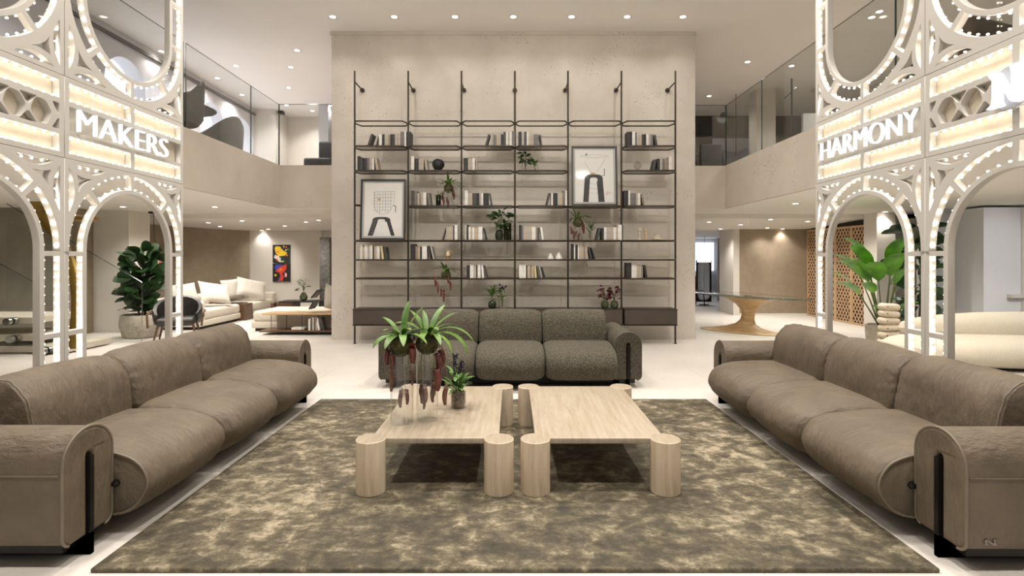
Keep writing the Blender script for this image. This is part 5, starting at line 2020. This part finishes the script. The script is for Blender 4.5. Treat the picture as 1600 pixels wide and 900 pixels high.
t = thing('dining_chair', 'dark brown rounded chair beside the block wall in the passage', 'chair', (fx(1086, 16.2), 16.2, 0), R(20))
MB().lathe([(.001, .40), (.24, .40), (.26, .44), (.24, .48), (.001, .49)], seg=24).build('seat', WALNUT, t)
MB().rbox((0, .2, .70), (.44, .06, .44), .03).build('backrest', WALNUT, t)
for sx_ in (-1, 1):
    for sy_ in (-1, 1):
        MB().cyl((sx_ * .18, sy_ * .18, .41), (sx_ * .2, sy_ * .2, 0), .016, seg=8).build('leg', IRON, t)

# ---------------- lower right behind the screen: lattice, plants, ceramic totem, cream sofa
LATT = mat('lattice wood', (.46, .30, .17), .5, c2=(.56, .38, .22), scale=5, stretch=(1, 8, 1))
t = thing('lattice_screen', 'brown wooden lattice screen seen through the right arch', 'room divider', (7.72, 13.38, 0))
lw, lh = .575, 2.22
lat = MB()
for (x0_, x1_, z0_, z1_) in ((0, .035, 0, lh), (lw - .035, lw, 0, lh), (.035, lw - .035, 0, .04), (.035, lw - .035, lh - .04, lh)):
    lat.bx(x0_, x1_, z0_, z1_, -.016, .016)
sl = 1.45
step = .155
for fam in (1, -1):
    cc = -sl * lw if fam > 0 else 0
    while cc < lh + sl * lw:
        # z = fam * sl * x + cc, clipped to the panel
        pts_ = []
        for x_ in (.0, lw):
            z_ = fam * sl * x_ + cc
            if .0 <= z_ <= lh:
                pts_.append((x_, z_))
        for z_ in (.0, lh):
            x_ = (z_ - cc) / (fam * sl)
            if .0 < x_ < lw:
                pts_.append((x_, z_))
        if len(pts_) >= 2:
            (xa, za), (xb, zb) = pts_[0], pts_[1]
            L_ = math.hypot(xb - xa, zb - za)
            if L_ > .05:
                lat.box(((xa + xb) / 2, (za + zb) / 2, .003 * fam), (L_, .024, .012), rz=math.atan2(zb - za, xb - xa))
        cc += step
ob_ = lat.build('lattice_panel', LATT, None, False)
me = ob_.data
bpy.data.objects.remove(ob_)
for k in range(4):
    o = link('lattice_panel', me, t)
    o.matrix_local = Matrix(((0, 0, -1, 0), (-1, 0, 0, -k * (lw + .006)), (0, 1, 0, .004), (0, 0, 0, 1)))
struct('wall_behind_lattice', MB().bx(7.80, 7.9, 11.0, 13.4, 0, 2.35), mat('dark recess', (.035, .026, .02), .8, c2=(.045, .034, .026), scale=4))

P_POT = (fx(1380, 8.9), 8.9, 0)
t = thing('bird_of_paradise', 'bird of paradise plant with big bright leaves in a pale pot', 'potted plant', P_POT)
pb = MB().lathe([(.001, 0), (.22, 0), (.25, .02), (.27, .30), (.268, .34), (.235, .34), (.23, .29), (.001, .29)], seg=32).build('pot', TERRAZZO, t)
MB().lathe([(.001, .295), (.23, .295)], seg=24).build('soil', SOIL, pb)
f, s = MB(), MB()
stk = [(188, 66, .95, .55, .24), (200, 74, 1.05, .62, .26), (170, 80, 1.15, .60, .25), (215, 58, .72, .45, .20), (150, 62, .80, .50, .22), (100, 74, .85, .50, .22), (330, 82, 1.0, .42, .20), (260, 80, 1.12, .60, .27), (280, 76, .80, .45, .22), (120, 78, .9, .5, .22), (230, 50, .40, .36, .22), (285, 55, .42, .34, .20), (195, 70, .85, .62, .30), (250, 72, .95, .60, .30), (275, 84, 1.1, .62, .30), (160, 72, .95, .60, .28), (225, 66, .9, .58, .28), (185, 55, .70, .52, .26)]
for (yaw, pit, stem, L, w_) in stk:
    y_, p_ = R(yaw), R(pit)
    fw = Vector((math.cos(y_) * math.cos(p_), math.sin(y_) * math.cos(p_), math.sin(p_)))
    b0 = Vector((.05 * math.cos(y_), .05 * math.sin(y_), .29))
    e_ = b0 + fw * stem
    s.tube([b0, b0 + fw * stem * .5 + Vector((0, 0, .02)), e_], [.014, .011, .008], 6)
    f.leaf(e_, y_, p_ - .15, L, w_, .9, 9, .6, .22, .15, .45)
f.build('foliage', LEAF_D, t, auto=None)
s.build('stem', STEM, t)
leafy_tree('ficus_tree', 'tall dark large leafed ficus beside the arch pillar on the right', (fx(1432, 9.3), 9.3, 0), 1.9, (.45, .35, 2.12), 78, 91, LEAF_C, (.26, .40), (.14, .20), (.22, .24, .30), TERRAZZO, 2, (.5, 1.4), (-25, 55))
t = thing('ceramic_totem', 'stacked cream ceramic totem of hollow beads beside the pale pot', 'sculpture', (fx(1388, 8.15), 8.15, 0))
q = random.Random(3)
z_ = 0
for k in range(7):
    m = MB()
    rr, hh = .135 + .01 * q.random(), .112
    m.rbox((0, 0, hh / 2), (2 * rr, .20, hh), .0555, seg=6)
    o = m.build('bead', CREAM_CER, t)
    o.location = (q.uniform(-.012, .012), 0, z_)
    o.rotation_euler = (0, R(q.uniform(-7, 7)), 0)
    h_ = MB().ball((-.085, -.068, hh * .52), (.030, .035, .024), 12, 8).build('hollow', mat('bead hole shade', (.10, .07, .04), .8, c2=(.14, .10, .06), scale=9), o)  # solid dark ball, the shade inside the hole painted as its colour
    z_ += hh * .99
t = thing('cream_sofa', 'rounded cream boucle sofa behind the right arch screen', 'sofa', (7.35, 7.15, 0), R(-6))


def bean(cx, cy, cz, rx, ry, rz, ex=.55, kp=.55):
    m = MB()
    rings = []
    for i in range(15):
        a = -PI / 2 + PI * i / 14
        k = max(abs(math.cos(a)) ** kp, .02)
        zz = cz + rz * math.copysign(abs(math.sin(a)) ** .8, math.sin(a))
        rings.append([Vector((cx + rx * k * math.copysign(abs(math.cos(b)) ** ex, math.cos(b)), cy + ry * k * math.copysign(abs(math.sin(b)) ** ex, math.sin(b)), zz)) for b in [2 * PI * j / 40 for j in range(40)]])
    return m.loft(rings, True, True)


bean(0, 0, .21, 1.95, .62, .21).build('seat', CREAM_B, t)
bean(.35, .36, .46, 1.95, .36, .25, .95, .9).build('backrest', CREAM_B, t)
MB().bx(-1.5, 1.5, -.4, .4, 0, .06).build('plinth', BASE_CLOTH, t, False)
# ================================================================ camera and world
cam = bpy.data.cameras.new('camera')
cam.sensor_width = 36
cam.lens = 18
cam.shift_y = -(450 - HOR) / 1600
cam.clip_end = 200
co = bpy.data.objects.new('camera', cam)
COL.objects.link(co)
co.location = (0, 0, EYE)
co.rotation_euler = (PI / 2, 0, 0)
scene.camera = co
w = bpy.data.worlds.new('world')
scene.world = w
w.use_nodes = True
bg = w.node_tree.nodes['Background']
bg.inputs[0].default_value = (1.0, .965, .92, 1)
bg.inputs[1].default_value = .16
scene.view_settings.view_transform = 'Standard'
scene.view_settings.look = 'None'
scene.view_settings.exposure = 0.0
scene.view_settings.gamma = 1.0
c = scene.cycles
c.use_denoising = True
try:
    c.denoiser = 'OPENIMAGEDENOISE'
except Exception:
    pass
c.use_adaptive_sampling = True
c.adaptive_threshold = .02
c.max_bounces = 7
c.diffuse_bounces = 4
c.glossy_bounces = 3
c.transmission_bounces = 4
c.transparent_max_bounces = 24
c.caustics_reflective = False
c.caustics_refractive = False
c.sample_clamp_indirect = 4
c.use_light_tree = True
